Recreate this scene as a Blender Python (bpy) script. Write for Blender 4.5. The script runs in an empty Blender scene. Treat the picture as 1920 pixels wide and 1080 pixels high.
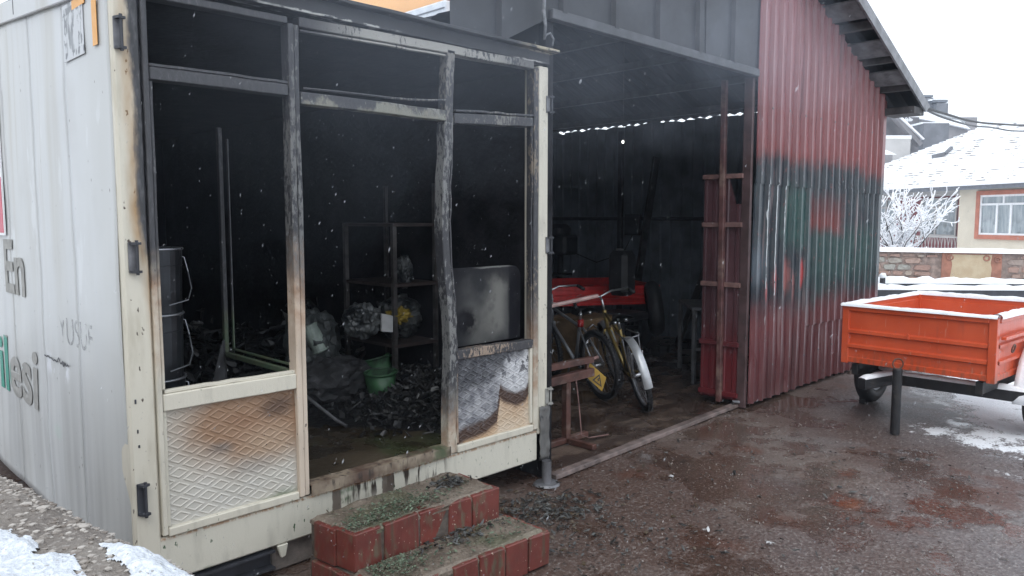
import bpy, bmesh, math, random
from mathutils import Vector, Matrix, noise as mnoise
rnd = random.Random(7)
D = bpy.data
SC = bpy.context.scene
COL = SC.collection
R = math.radians

# ------------------------------------------------------------------ camera, sky, sun, exposure
CAM = Vector((-1.015, -3.136, 1.65))
AZ, PITCH = R(44.8), R(5.2)
cam = D.cameras.new('camera'); cam.sensor_width = 36; cam.lens = 36 * 1420 / 1920
cam.clip_start = .05; cam.clip_end = 2000
camo = D.objects.new('camera', cam); COL.objects.link(camo)
camo.location = CAM
camo.rotation_euler = (R(90) - PITCH, 0, AZ - R(90))
SC.camera = camo

SUN_EL, SUN_AZ = R(52), R(215)          # behind the camera, veiled by cloud
w = D.worlds.new('World'); SC.world = w; w.use_nodes = True
nt = w.node_tree; nt.nodes.clear()
sky = nt.nodes.new('ShaderNodeTexSky'); sky.sky_type = 'NISHITA'; sky.sun_disc = False
sky.sun_elevation = SUN_EL; sky.sun_rotation = R(90) - SUN_AZ
sky.dust_density = 4; sky.air_density = 1
hs = nt.nodes.new('ShaderNodeHueSaturation'); hs.inputs['Saturation'].default_value = .12
nt.links.new(sky.outputs[0], hs.inputs['Color'])
mx = nt.nodes.new('ShaderNodeMix'); mx.data_type = 'RGBA'; mx.inputs[0].default_value = .82
nt.links.new(hs.outputs[0], mx.inputs[6]); mx.inputs[7].default_value = (8.3, 9.0, 9.9, 1)   # cloud deck
bg = nt.nodes.new('ShaderNodeBackground'); bg.inputs[1].default_value = .13
nt.links.new(mx.outputs[2], bg.inputs[0])
wo = nt.nodes.new('ShaderNodeOutputWorld'); nt.links.new(bg.outputs[0], wo.inputs[0])

sl = D.lights.new('sun', 'SUN'); sl.energy = .55; sl.angle = R(30); sl.color = (1, .98, .95)
so = D.objects.new('sun', sl); COL.objects.link(so)
sd = Vector((math.cos(SUN_AZ) * math.cos(SUN_EL), math.sin(SUN_AZ) * math.cos(SUN_EL), math.sin(SUN_EL)))
so.rotation_euler = sd.to_track_quat('Z', 'Y').to_euler(); so.location = (-5, -8, 20)

SC.view_settings.view_transform = 'Standard'; SC.view_settings.look = 'None'
SC.view_settings.exposure = .55; SC.view_settings.gamma = 1; SC.view_settings.use_curve_mapping = False
SC.render.engine = 'CYCLES'
SC.cycles.max_bounces = 8; SC.cycles.diffuse_bounces = 5; SC.cycles.volume_bounces = 1
SC.cycles.use_denoising = True

# ------------------------------------------------------------------ material mini-language
class V:
    def __init__(s, nt, k): s.nt, s.k = nt, k
    def op(s, o, b=None, c=None, rev=False):
        n = s.nt.nodes.new('ShaderNodeMath'); n.operation = o
        ins = [s, b, c]
        if rev: ins = [b, s, c]
        for i, q in enumerate(ins):
            if q is None: continue
            if isinstance(q, V): s.nt.links.new(q.k, n.inputs[i])
            else: n.inputs[i].default_value = q
        return V(s.nt, n.outputs[0])
    def __add__(s, b): return s.op('ADD', b)
    __radd__ = __add__
    def __sub__(s, b): return s.op('SUBTRACT', b)
    def __rsub__(s, b): return s.op('SUBTRACT', b, rev=True)
    def __mul__(s, b): return s.op('MULTIPLY', b)
    __rmul__ = __mul__
    def __truediv__(s, b): return s.op('DIVIDE', b)
    def __neg__(s): return s.op('MULTIPLY', -1.)
    def abs(s): return s.op('ABSOLUTE')
    def max(s, b): return s.op('MAXIMUM', b)
    def min(s, b): return s.op('MINIMUM', b)
    def clamp(s): return s.max(0.).min(1.)
    def sm(s, a, b, lo=0., hi=1.):
        n = s.nt.nodes.new('ShaderNodeMapRange'); n.interpolation_type = 'SMOOTHSTEP'
        s.nt.links.new(s.k, n.inputs[0])
        for i, q in ((1, a), (2, b), (3, lo), (4, hi)):
            if isinstance(q, V): s.nt.links.new(q.k, n.inputs[i])
            else: n.inputs[i].default_value = q
        return V(s.nt, n.outputs[0])
    def ramp(s, pts):                       # piecewise linear y(x) for x, y in 0..1
        n = s.nt.nodes.new('ShaderNodeValToRGB'); s.nt.links.new(s.k, n.inputs[0])
        e = n.color_ramp.elements
        while len(e) < len(pts): e.new(.5)
        for el, (p, v) in zip(e, pts): el.position = p; el.color = (v, v, v, 1)
        return V(s.nt, n.outputs[0])

class G:
    """node graph of one material, in world metres"""
    def __init__(s, nt):
        s.nt = nt
        g = nt.nodes.new('ShaderNodeNewGeometry'); s.P = g.outputs['Position']; s.N = g.outputs['Normal']
        sp = nt.nodes.new('ShaderNodeSeparateXYZ'); nt.links.new(s.P, sp.inputs[0])
        s.x, s.y, s.z = [V(nt, o) for o in sp.outputs]
        sn = nt.nodes.new('ShaderNodeSeparateXYZ'); nt.links.new(s.N, sn.inputs[0])
        s.nx, s.ny, s.nz = [V(nt, o) for o in sn.outputs]
    def c(s, v):
        n = s.nt.nodes.new('ShaderNodeValue'); n.outputs[0].default_value = v; return V(s.nt, n.outputs[0])
    def noise(s, scale, st=(1, 1, 1), det=4., rough=.55, off=0., dist=0.):
        m = s.nt.nodes.new('ShaderNodeMapping'); s.nt.links.new(s.P, m.inputs[0])
        m.inputs['Scale'].default_value = st; m.inputs['Location'].default_value = (off, off * 1.7, off * .6)
        n = s.nt.nodes.new('ShaderNodeTexNoise'); s.nt.links.new(m.outputs[0], n.inputs['Vector'])
        n.inputs['Scale'].default_value = scale; n.inputs['Detail'].default_value = det
        n.inputs['Roughness'].default_value = rough; n.inputs['Distortion'].default_value = dist
        return V(s.nt, n.outputs['Fac'])
    def voro(s, scale, st=(1, 1, 1), feat='F1', out='Distance'):
        m = s.nt.nodes.new('ShaderNodeMapping'); s.nt.links.new(s.P, m.inputs[0]); m.inputs['Scale'].default_value = st
        n = s.nt.nodes.new('ShaderNodeTexVoronoi'); n.feature = feat
        s.nt.links.new(m.outputs[0], n.inputs['Vector']); n.inputs['Scale'].default_value = scale
        return V(s.nt, n.outputs[out])
    def rand(s):
        n = s.nt.nodes.new('ShaderNodeObjectInfo'); return V(s.nt, n.outputs['Random'])
    def island(s):
        g = s.nt.nodes.new('ShaderNodeNewGeometry'); return V(s.nt, g.outputs['Random Per Island'])
    def mix(s, f, a, b):
        n = s.nt.nodes.new('ShaderNodeMix'); n.data_type = 'RGBA'
        if isinstance(f, V): s.nt.links.new(f.k, n.inputs[0])
        else: n.inputs[0].default_value = f
        for i, q in ((6, a), (7, b)):
            if isinstance(q, tuple): n.inputs[i].default_value = (*q[:3], 1)
            else: s.nt.links.new(q, n.inputs[i])
        return n.outputs[2]
    def box(s, u, a, b, e): return u.sm(a - e, a + e) * (1. - u.sm(b - e, b + e))
    def blob(s, cx, cz, rx, rz, u=None):
        u = s.x if u is None else u
        d = (u - cx) / rx; e = (s.z - cz) / rz
        q = (d * d + e * e).op('SQRT')
        return 1. - q.sm(.3, 1.)

MATS = {}
def mat(name, fn):
    if name in MATS: return MATS[name]
    m = D.materials.new(name); m.use_nodes = True
    nt = m.node_tree; b = nt.nodes['Principled BSDF']
    g = G(nt); r = fn(g)
    col = r.get('color', (.5, .5, .5))
    if isinstance(col, tuple): b.inputs['Base Color'].default_value = (*col[:3], 1)
    else: nt.links.new(col, b.inputs['Base Color'])
    for k, s in (('rough', 'Roughness'), ('metal', 'Metallic'), ('spec', 'Specular IOR Level'), ('alpha', 'Alpha'), ('coat', 'Coat Weight'), ('trans', 'Transmission Weight')):
        if k in r:
            if isinstance(r[k], V): nt.links.new(r[k].k, b.inputs[s])
            else: b.inputs[s].default_value = r[k]
    if 'emit' in r:
        b.inputs['Emission Color'].default_value = (*r['emit'][0], 1); b.inputs['Emission Strength'].default_value = r['emit'][1]
    if 'bump' in r:
        h, st, di = r['bump']
        n = nt.nodes.new('ShaderNodeBump'); n.inputs['Strength'].default_value = st; n.inputs['Distance'].default_value = di
        nt.links.new(h.k, n.inputs['Height']); nt.links.new(n.outputs[0], b.inputs['Normal'])
    MATS[name] = m
    return m

def simple(name, c, rough=.6, var=.25, sc=9., metal=0., bump=.15, dirt=None, spec=.5):
    def fn(g):
        n = g.noise(sc); n2 = g.noise(sc * 5, off=3.)
        col = g.mix(n.sm(.3, .7), tuple(q * (1 - var) for q in c), tuple(min(1, q * (1 + var)) for q in c))
        if dirt: col = g.mix(g.noise(sc * .7, off=9.).sm(.5, .68), col, dirt)
        return dict(color=col, rough=n2 * .25 + (rough - .12), metal=metal, bump=(n2, bump, .004), spec=spec)
    return mat(name, fn)

CREAM = (.56, .525, .44)
SOOT = (.030, .030, .034)
def frame_mat(name, thr, soft=.15, peel=.5, peelcol=(.30, .30, .28), brown=.5, base=CREAM, chips=.35, green=0., drip=0., xdark=0.):
    """painted frame: cream below, scorched brown band, soot above `thr`, bare flakes in the soot"""
    def fn(g):
        w = g.noise(6., off=thr); fine = g.noise(62., st=(1, 1, .4), off=1., det=6, rough=.65); big = g.noise(4.2, st=(1, 1, .55), off=2., det=6)
        zz = g.z + (w - .5) * .35 + (fine - .5) * .1
        soot = zz.sm(thr - soft, thr + soft)
        bro = zz.sm(thr - soft - .45, thr) * brown
        grime = g.noise(14., st=(1, 1, .25), off=5.).sm(.5, .75)
        col = g.mix(grime * .5, base, tuple(q * .6 for q in base))
        col = g.mix(bro.clamp() * g.noise(9., off=8.).sm(.25, .75), col, (.26, .13, .06))
        chip = g.noise(55., st=(1, 1, .45), off=7., det=3).sm(.66, .69) * g.noise(4., off=4.).sm(.42, .6) * chips * 2.
        ccol = (.05, .035, .028) if not green else (.05, .09, .045)
        col = g.mix(chip.clamp(), col, ccol)
        if green:
            col = g.mix(g.noise(3.2, st=(1, 1, 1.6), off=14.).sm(.60, .70) * g.noise(30., st=(1, 1, .3)).sm(.4, .6) * green, col, (.06, .11, .05))
        if drip:
            dm = g.noise(24., st=(1, 1, .10), off=44.); db_ = g.noise(7., st=(1, 1, .4), off=46.)
            reg = g.box(g.x, .80, 1.62, .05) * g.z.sm(.19, .30)
            col = g.mix((reg * (dm * .6 + db_ * .5).sm(.57, .62)).clamp(), col, (.035, .024, .018))
            col = g.mix(g.box(g.x + (fine - .5) * .02, .905, .955, .004).max(g.box(g.x + (fine - .5) * .02, 1.20, 1.27, .004)) * .9, col, (.10, .075, .06))
            col = g.mix((1. - (g.z - .335).abs().sm(.0, .012)) * fine.sm(.35, .6) * .8, col, (.28, .13, .05))
        sc = g.mix(fine.sm(.3, .8), SOOT, (.060, .060, .066))
        col = g.mix(soot, col, sc)
        px_ = (g.x.sm(xdark - .15, xdark + .25) * (1. - g.x.sm(1.9, 2.3) * .7)) if xdark else 1.
        pl = (fine * .62 + big * .5).sm(.645 - peel * .13, .70 - peel * .13) * soot * min(1, peel * 1.6) * px_
        col = g.mix(pl, col, peelcol)
        return dict(color=col, rough=fine * .3 + .4, bump=(fine + chip * -.6 + pl * .4, .5, .003))
    return mat(name, fn)

# ------------------------------------------------------------------ mesh helpers
WORG = {}                                                     # world origin of each object that parents others
class MB:
    def __init__(s): s.v, s.f = [], []
    def add(s, vs, fs):
        o = len(s.v); s.v += [Vector(q) for q in vs]; s.f += [tuple(i + o for i in q) for q in fs]; return s
    def box(s, x0, y0, z0, x1, y1, z1):
        return s.add([(x0, y0, z0), (x1, y0, z0), (x1, y1, z0), (x0, y1, z0), (x0, y0, z1), (x1, y0, z1), (x1, y1, z1), (x0, y1, z1)],
                     [(0, 3, 2, 1), (4, 5, 6, 7), (0, 1, 5, 4), (1, 2, 6, 5), (2, 3, 7, 6), (3, 0, 4, 7)])
    def hexa(s, b, t):                                        # 4 bottom, 4 top points
        return s.add(list(b) + list(t), [(0, 3, 2, 1), (4, 5, 6, 7), (0, 1, 5, 4), (1, 2, 6, 5), (2, 3, 7, 6), (3, 0, 4, 7)])
    def bar(s, a, b, wd, th, up=(0, 0, 1)):                   # rectangular bar from a to b
        a, b = Vector(a), Vector(b); d = (b - a).normalized(); u = Vector(up)
        if abs(d.dot(u)) > .95: u = Vector((0, 1, 0))
        sd = d.cross(u).normalized(); u = sd.cross(d).normalized()
        c = [(-1, -1), (1, -1), (1, 1), (-1, 1)]
        return s.hexa([a + sd * wd / 2 * p + u * th / 2 * q for p, q in c], [b + sd * wd / 2 * p + u * th / 2 * q for p, q in c])
    def tube(s, pts, r, n=8, cap=True):
        pts = [Vector(p) for p in pts]; rs = r if isinstance(r, (list, tuple)) else [r] * len(pts)
        o = len(s.v); pu = None
        for i, p in enumerate(pts):
            d = (pts[min(i + 1, len(pts) - 1)] - pts[max(i - 1, 0)]).normalized()
            u = pu if pu is not None else Vector((0, 0, 1))
            if abs(d.dot(u)) > .98: u = Vector((1, .3, 0)).normalized()
            sd = d.cross(u).normalized(); u = sd.cross(d).normalized(); pu = u
            for k in range(n):
                a = 2 * math.pi * k / n
                s.v.append(p + (sd * math.cos(a) + u * math.sin(a)) * rs[i])
        for i in range(len(pts) - 1):
            for k in range(n):
                a, b = o + i * n + k, o + i * n + (k + 1) % n
                s.f.append((a, b, b + n, a + n))
        if cap:
            s.f.append(tuple(o + k for k in range(n - 1, -1, -1))); e = o + (len(pts) - 1) * n
            s.f.append(tuple(e + k for k in range(n)))
        return s
    def ring(s, c, ax, Rr, r, n=36, m=8, squash=1.):
        c = Vector(c); ax = Vector(ax).normalized(); u = ax.orthogonal().normalized(); v = ax.cross(u)
        o = len(s.v)
        for i in range(n):
            a = 2 * math.pi * i / n; d = u * math.cos(a) + v * math.sin(a)
            for k in range(m):
                b = 2 * math.pi * k / m
                s.v.append(c + d * (Rr + r * math.cos(b)) + ax * r * squash * math.sin(b))
        for i in range(n):
            for k in range(m):
                s.f.append((o + i * m + k, o + ((i + 1) % n) * m + k, o + ((i + 1) % n) * m + (k + 1) % m, o + i * m + (k + 1) % m))
        return s
    def lathe(s, prof, c=(0, 0, 0), ax=(0, 0, 1), n=20):      # prof: (radius, height) pairs
        c = Vector(c); ax = Vector(ax).normalized(); u = ax.orthogonal().normalized(); v = ax.cross(u); o = len(s.v)
        for rr, h in prof:
            for k in range(n):
                a = 2 * math.pi * k / n
                s.v.append(c + ax * h + (u * math.cos(a) + v * math.sin(a)) * max(rr, 1e-4))
        for i in range(len(prof) - 1):
            for k in range(n):
                s.f.append((o + i * n + k, o + i * n + (k + 1) % n, o + (i + 1) * n + (k + 1) % n, o + (i + 1) * n + k))
        return s
    def prism(s, poly, h):                                    # poly: 3D points, extruded by vector h
        n = len(poly); h = Vector(h); p = [Vector(q) for q in poly]
        return s.add(p + [q + h for q in p], [tuple(range(n - 1, -1, -1)), tuple(range(n, 2 * n))] + [(i, (i + 1) % n, n + (i + 1) % n, n + i) for i in range(n)])
    def grid(s, fn, nu, nv):
        o = len(s.v)
        for j in range(nv + 1):
            for i in range(nu + 1): s.v.append(Vector(fn(i / nu, j / nv)))
        for j in range(nv):
            for i in range(nu):
                a = o + j * (nu + 1) + i; s.f.append((a, a + 1, a + nu + 2, a + nu + 1))
        return s
    def blob(s, c, rad, seed=0., amp=.25, fr=2., sub=3, sq=(1, 1, 1), crumple=False):
        bm = bmesh.new(); bmesh.ops.create_icosphere(bm, subdivisions=sub, radius=1)
        c = Vector(c); vs = []
        for v in bm.verts:
            d = v.co.normalized(); k = 1 + (rnd.uniform(-.055, .055) if crumple else 0) + amp * mnoise.noise(d * fr + Vector((seed, seed * .7, 1))) + amp * .5 * mnoise.noise(d * fr * 2.7 + Vector((seed, 5, 1)))
            vs.append(c + Vector((d.x * sq[0], d.y * sq[1], d.z * sq[2])) * rad * k)
        s.add(vs, [tuple(q.index for q in f.verts) for f in bm.faces]); bm.free(); return s
    def xform(s, M): s.v = [M @ q for q in s.v]; return s
    def build(s, name, m, parent=None, bevel=0., smooth=False, local=False, solid=0., fix=True):
        me = D.meshes.new(name)
        off = Vector((0, 0, 0)) if (parent is None or local) else WORG.get(parent.name, Vector((0, 0, 0)))
        me.from_pydata([q - off for q in s.v], [], s.f); me.materials.append(m)
        if fix or bevel:
            bm = bmesh.new(); bm.from_mesh(me)
            if fix: bmesh.ops.recalc_face_normals(bm, faces=bm.faces)
            if bevel:
                es = [e for e in bm.edges if len(e.link_faces) == 2 and e.calc_face_angle(0) > .6]
                bmesh.ops.bevel(bm, geom=es, offset=bevel, segments=1, affect='EDGES', clamp_overlap=True)
            bm.to_mesh(me); bm.free()
        if smooth:
            for p in me.polygons: p.use_smooth = True
        o = D.objects.new(name, me); COL.objects.link(o)
        if parent is not None:
            o.parent = parent; WORG[o.name] = off if not local else Vector((0, 0, 0))
        else: WORG[o.name] = Vector((0, 0, 0))
        if solid:
            q = o.modifiers.new('thickness', 'SOLIDIFY'); q.thickness = solid; q.offset = 0
        return o

def thing(name, label, cat, loc=(0, 0, 0), rotz=0., group=None):
    o = D.objects.new(name, None); COL.objects.link(o); o.location = loc; o.rotation_euler = (0, 0, rotz)
    o.empty_display_size = .2
    WORG[o.name] = Vector(loc); o['label'] = label; o['category'] = cat
    if group: o['group'] = group
    return o
def tag(o, label, cat, group=None, kind=None):
    o['label'] = label; o['category'] = cat
    if group: o['group'] = group
    if kind: o['kind'] = kind
    return o
def kind(o, k, label=None):
    o['kind'] = k
    if label: o['label'] = label
    return o
def copy_tree(o, parent=None):
    c = o.copy(); COL.objects.link(c)
    if parent: c.parent = parent
    for ch in list(o.children): copy_tree(ch, c)
    return c
FWD = Vector((math.cos(AZ), math.sin(AZ), 0)); RGT = Vector((math.sin(AZ), -math.cos(AZ), 0))
def fbm(x, y, z=0., o=4):
    return mnoise.fractal(Vector((x, y, z)), 1., 2., o)

# ------------------------------------------------------------------ materials
def m_soot(g):
    n = g.noise(5.); f = g.noise(30., off=2.)
    return dict(color=g.mix(n.sm(.35, .7), (.008, .008, .010), (.020, .020, .023)), spec=.15, rough=f * .3 + .6, bump=(f, .5, .006))
M_SOOT = mat('soot', m_soot)
def m_white(g):
    n = g.noise(1.3, st=(1, 1, .12)); st = g.noise(9., st=(1, 1, .05), off=3.); f = g.noise(60., off=5.)
    low = 1. - g.z.sm(.4, 1.5)
    col = g.mix(n.sm(.3, .75), (.43, .435, .42), (.505, .52, .53))
    wide = g.noise(3.2, st=(1, 1, .04), off=13.)
    col = g.mix(wide.sm(.45, .65) * g.y.sm(.45, .9) * g.z.sm(.9, 1.7) * .8, col, (.36, .345, .30))
    col = g.mix(st.sm(.52, .72) * g.y.sm(.55, 1.2) * g.z.sm(1.0, 2.0) * .8, col, (.32, .30, .25))       # run-off streaks
    col = g.mix(low * st.sm(.35, .75) * .7, col, (.27, .275, .275))
    col = g.mix(g.noise(2.2, off=6.).sm(.55, .75) * .35, col, (.36, .36, .345))
    tear = g.noise(7., st=(1, 1, .5), off=21., det=6).sm(.52, .54) * g.box(g.y, .76, 1.15, .03) * g.box(g.z, .90, .985, .03)
    col = g.mix(tear * .8, col, (.62, .64, .68))
    spot = g.blob(.98, .62, .09, .055, g.y)
    col = g.mix(spot * .25, col, (.35, .5, .42))
    gh = g.noise(5., st=(1, 1, .35), off=31.).sm(.60, .64) * g.box(g.z, 1.3, 2.1, .1)
    col = g.mix(gh * .5, col, (.57, .59, .60))
    chip = g.noise(38., st=(1, 1, .6), off=8., det=2).sm(.74, .76)
    col = g.mix(chip, col, (.08, .06, .05))
    return dict(color=col, rough=n * .2 + .28, bump=(f * .3 + st, .12, .004))
M_WHITE = mat('white_sheet', m_white)
def m_post(g):                                                 # left corner post
    n = g.noise(7., st=(1, 1, .3)); f = g.noise(45., st=(1, 1, .4), off=2.)
    bx = g.z.sm(1.15, 1.75, .13, .064) - g.z.sm(2.05, 2.5) * .016
    dx = g.x + (n - .5) * .05 - bx
    soot = (dx + (f - .5) * .03).sm(-.010, .014) * g.z.sm(1.1, 1.5)
    bro = dx.sm(-.05, .0) * g.z.sm(.9, 1.5)
    col = g.mix(g.noise(16., st=(1, 1, .2), off=4.).sm(.45, .75) * .6, CREAM, (.36, .32, .24))
    chip = g.noise(48., st=(1, 1, .4), off=9., det=3).sm(.69, .71)
    col = g.mix(chip, col, (.07, .05, .04))
    col = g.mix(bro * n.sm(.2, .7), col, (.30, .17, .06))
    drip = g.noise(26., st=(1, 1, .06), off=12.).sm(.56, .66) * g.box(g.z, 1.25, 2.3, .2) * g.x.sm(.03, .07)
    col = g.mix(drip * .7, col, (.12, .08, .05))
    col = g.mix(soot, col, g.mix(f.sm(.45, .75), SOOT, (.085, .085, .09)))
    return dict(color=col, rough=f * .3 + .35, bump=(f + chip * -.5, .35, .003))
M_POST = mat('corner_post_paint', m_post)
F_STILE_L = frame_mat('stile_left', 1.42, .12, .25, (.16, .16, .16), 1.)
F_TR_L = frame_mat('transom_left', 0., .1, .18, (.13, .13, .14))
F_MUL1 = frame_mat('mullion_one', 1.42, .16, .5, (.15, .15, .145), 1., base=(.55, .46, .37), chips=.7)
F_TR_M = frame_mat('transom_mid', 2.203, .022, .5, (.26, .26, .23), .1, base=(.20, .20, .165), chips=.6)
F_MUL2 = frame_mat('mullion_two', .62, .18, .75, (.17, .17, .165), 1.)
F_STILE_R = frame_mat('stile_right', .95, .35, .35, (.30, .24, .17), 1.3)
F_POST_R = frame_mat('post_right', 2.9, .12, .2, (.30, .24, .17), .12, chips=.3)
F_TOP = frame_mat('top_rail', 0., .1, 1.35, (.30, .29, .265), xdark=.95)
F_TR_R = frame_mat('transom_right', 0., .1, .5, (.20, .19, .17))
F_RAIL_R = frame_mat('rail_right', .6, .3, .55, (.32, .24, .18), 1.3)
F_LOW = frame_mat('low_frame', 3.5, .1, 0., chips=.5, green=.3)
F_BEAM = frame_mat('base_beam', 3.5, .1, 0., chips=.6, green=.9, base=(.56, .535, .455), drip=1.)
def m_fascia(g):
    f = g.noise(35., st=(.35, 1, 1)); b = g.noise(3.5, st=(.5, 1, 3), off=2.)
    edge = g.z + (f - .5) * .02
    strip = g.box(edge, 2.577, 2.586, .003) * b.sm(.47, .56) * f.sm(.42, .5)
    col = g.mix(b.sm(.3, .7), (.013, .013, .015), (.034, .034, .038))
    col = g.mix(strip, col, (.45, .44, .42))
    col = g.mix(g.x.sm(2.1, 2.4) * edge.sm(2.63, 2.645) * f.sm(.4, .5), col, (.36, .31, .22))
    return dict(color=col, rough=f * .3 + .45, bump=(f, .5, .004))
M_FASCIA = mat('burnt_fascia', m_fascia)
def m_sill(g):
    f = g.noise(40., st=(1, 1, .3)); b = g.noise(5., off=1.)
    col = g.mix(b.sm(.4, .62), (.09, .055, .04), (.28, .23, .17))
    col = g.mix(f.sm(.5, .7), col, (.04, .03, .025))
    col = g.mix(g.noise(4., off=5.).sm(.52, .64) * .7, col, (.05, .09, .04))
    return dict(color=col, rough=.5, bump=(f, .6, .004))
M_SILL = mat('door_sill', m_sill)
def m_panel_l(g):
    n = g.noise(5.); f = g.noise(40., off=2.); u = g.x + (n - .5) * .10; g2 = g.noise(1.8, off=5.)
    col = g.mix(g2.sm(.35, .7), (.47, .445, .39), (.53, .52, .49))
    def bl(cx, cz, rx, rz):
        a = (u - cx) / rx; b = (g.z + (n - .5) * .08 - cz) / rz
        return 1. - (a * a + b * b).op('SQRT').sm(.15, 1.)
    col = g.mix((bl(.55, .77, .52, .30) * 1.5).clamp(), col, (.27, .165, .10))
    col = g.mix(bl(.60, .64, .22, .12) * .7, col, (.36, .26, .18))
    col = g.mix(bl(.64, .80, .13, .08) * .95, col, (.09, .05, .03))
    col = g.mix(bl(.36, .655, .085, .045) * .8, col, (.16, .13, .11))
    col = g.mix(bl(.47, .77, .12, .05) * .5, col, (.20, .10, .05))
    col = g.mix(bl(.52, .56, .14, .06) * .45, col, (.30, .29, .27))
    col = g.mix(g.noise(70., off=7., det=2).sm(.72, .75), col, (.06, .04, .03))
    col = g.mix((1. - g.z.sm(.37, .43)) * g.x.sm(.35, .6) * n.sm(.45, .6) * .8, col, (.07, .11, .05))
    return dict(color=col, rough=.42, bump=(f, .12, .002))
M_PANEL_L = mat('kick_panel_left', m_panel_l)
def m_panel_r(g):
    n = g.noise(9.); f = g.noise(40., off=2.); n3 = g.noise(22., off=6.)
    t = (g.x - 1.72) / .62
    zb = t.ramp([(0, .05), (.096, .11), (.351, .144), (.50, .25), (.548, .60), (.59, .535), (.75, .43), (.893, .455), (.955, .60), (1, .8)]) * .4 + .385
    d = g.z + (n - .5) * .02 - zb
    up = d.sm(.0, .03)
    col = g.mix(g.noise(3., off=3.).sm(.35, .7), (.47, .34, .22), (.54, .45, .35))
    band = g.box(d, -.03, .05, .022)
    col = g.mix(d.sm(-.14, .0) * .5, col, (.34, .18, .08))
    silver = g.mix(g.noise(14., off=66., det=5).sm(.35, .62), (.13, .13, .145), (.30, .30, .31))
    silver = g.mix((g.x + (n - .5) * .3 + (g.z - .62) * .3).sm(1.98, 2.2), silver, (.50, .50, .51))
    col = g.mix(up, col, silver)
    col = g.mix((band * 1.1).clamp(), col, (.055, .028, .018))
    sx = (g.z - .62) * 1.5 + (1.95 - g.x) * .7 + (n - .5) * .45
    col = g.mix(sx.sm(.07, .26) * .95 * up, col, (.035, .036, .042))
    mot = g.noise(30., off=16., det=5)
    col = g.mix(up * mot.sm(.5, .64) * .4, col, (.17, .17, .19))
    col = g.mix(n3.sm(.55, .60) * g.z.sm(.64, .78) * up * .9, col, (.03, .03, .038))
    return dict(color=col, rough=.5, bump=(f, .15, .002))
M_PANEL_R = mat('kick_panel_right', m_panel_r)
M_RUSTY = simple('rusty_steel', (.10, .05, .035), .7, .5, 14., dirt=(.045, .035, .03))
M_DARKSTEEL = simple('dark_steel', (.035, .037, .045), .5, .3)
M_GREYSTEEL = simple('grey_steel', (.16, .16, .17), .45, .3, metal=.4)
M_BLACK = simple('black_rubber', (.018, .018, .020), .6, .3)
M_CHROME = simple('chrome', (.55, .56, .58), .3, .15, metal=.9)

M_BLACKSTEEL = simple('black_steel', (.013, .013, .015), .5, .3, 12., dirt=(.03, .026, .024))

def m_ground(g):
    big = g.noise(.55, det=5.); mid = g.noise(2.3, off=4., det=6.); gr = g.noise(55., off=1., det=5., rough=.7); peb = g.voro(34.)
    sp = g.voro(85.); pc = g.voro(34., out='Color')
    col = g.mix(mid.sm(.35, .65), (.118, .072, .052), (.142, .112, .096))
    col = g.mix(big.sm(.40, .58) * .85, col, (.072, .040, .030))
    col = g.mix(g.noise(1.1, off=11.).sm(.56, .68) * .6, col, (.15, .135, .13))
    right = ((g.x - g.y * 2.2) * .2 + (g.noise(.8, off=61.) - .5) * 1.6 - 1.2).clamp()
    col = g.mix(right * .75, col, (.185, .185, .20))
    col = g.mix(gr.sm(.51, .66) * (.45 + right * .5), col, (.32, .295, .28))
    col = g.mix(gr.sm(.50, .30) * .7, col, (.026, .018, .016))
    col = g.mix((1. - peb.sm(.14, .26)) * gr.sm(.45, .62) * .35, col, (.28, .26, .24))
    col = g.mix(g.noise(13., off=8., det=5).sm(.62, .70) * .75, col, (.030, .022, .019))
    col = g.mix(g.noise(1.7, off=71., det=5).sm(.57, .67) * .6, col, (.090, .032, .018))
    orange = g.blob(0, 0, 1, 1, (g.x - 3.55) / .13); d = ((g.x - 3.42) / .16); e = ((g.y + 1.52) / .09)
    col = g.mix((1. - (d * d + e * e).op('SQRT').sm(.2, 1.)) * .7, col, (.20, .055, .015))
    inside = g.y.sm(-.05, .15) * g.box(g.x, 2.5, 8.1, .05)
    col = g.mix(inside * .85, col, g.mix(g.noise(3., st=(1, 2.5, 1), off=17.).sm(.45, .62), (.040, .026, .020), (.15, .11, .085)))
    s = g.x - g.y * 2. + (g.noise(.9, off=21.) - .5) * 3.4 + (mid - .5) * 4. + (gr - .5) * 2.6 + (g.noise(9., off=81., det=5) - .5) * 2.5
    near = g.x.sm(4.4, 5.2)
    snow = s.sm(9.1, 9.5) * near * (1. - g.box(s, 11.2, 12.0, .3) * .9)
    snow = snow.max(g.x.sm(8.3, 9.6)).max((g.y.op('ADD', 0.)).sm(-7.5, -9.5, 0., 1.)).max(g.y.sm(7.5, 9.))
    strip = s.sm(9.15, 9.3) * (1. - s.sm(9.45, 9.6)) * (1. - near) * g.noise(3.5, st=(.4, 2.2, 1), off=27.).sm(.52, .6)
    snow = snow.max(strip * .8).clamp()
    col = g.mix(snow, col, (.80, .82, .85))
    pud = (big * .5 + mid * .62 + right * .05).sm(.60, .53) * (1. - snow)
    col = g.mix(pud * .45, col, (.046, .030, .024))
    rough = pud.sm(0., 1., .38, .05) + snow * .45 + gr * .12
    h = gr * .6 + peb * .35 + sp * .15
    hh = h * (1. - pud * .93)
    return dict(color=col, rough=rough.clamp(), bump=(hh, .8, .014), spec=.5)
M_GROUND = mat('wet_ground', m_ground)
def m_snow(g):
    n = g.noise(12.); f = g.noise(70., off=3.)
    return dict(color=g.mix(n.sm(.3, .7), (.78, .80, .83), (.87, .88, .90)), rough=.75, bump=(n * .6 + f * .4, .5, .02))
M_SNOW = mat('snow', m_snow)

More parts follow.
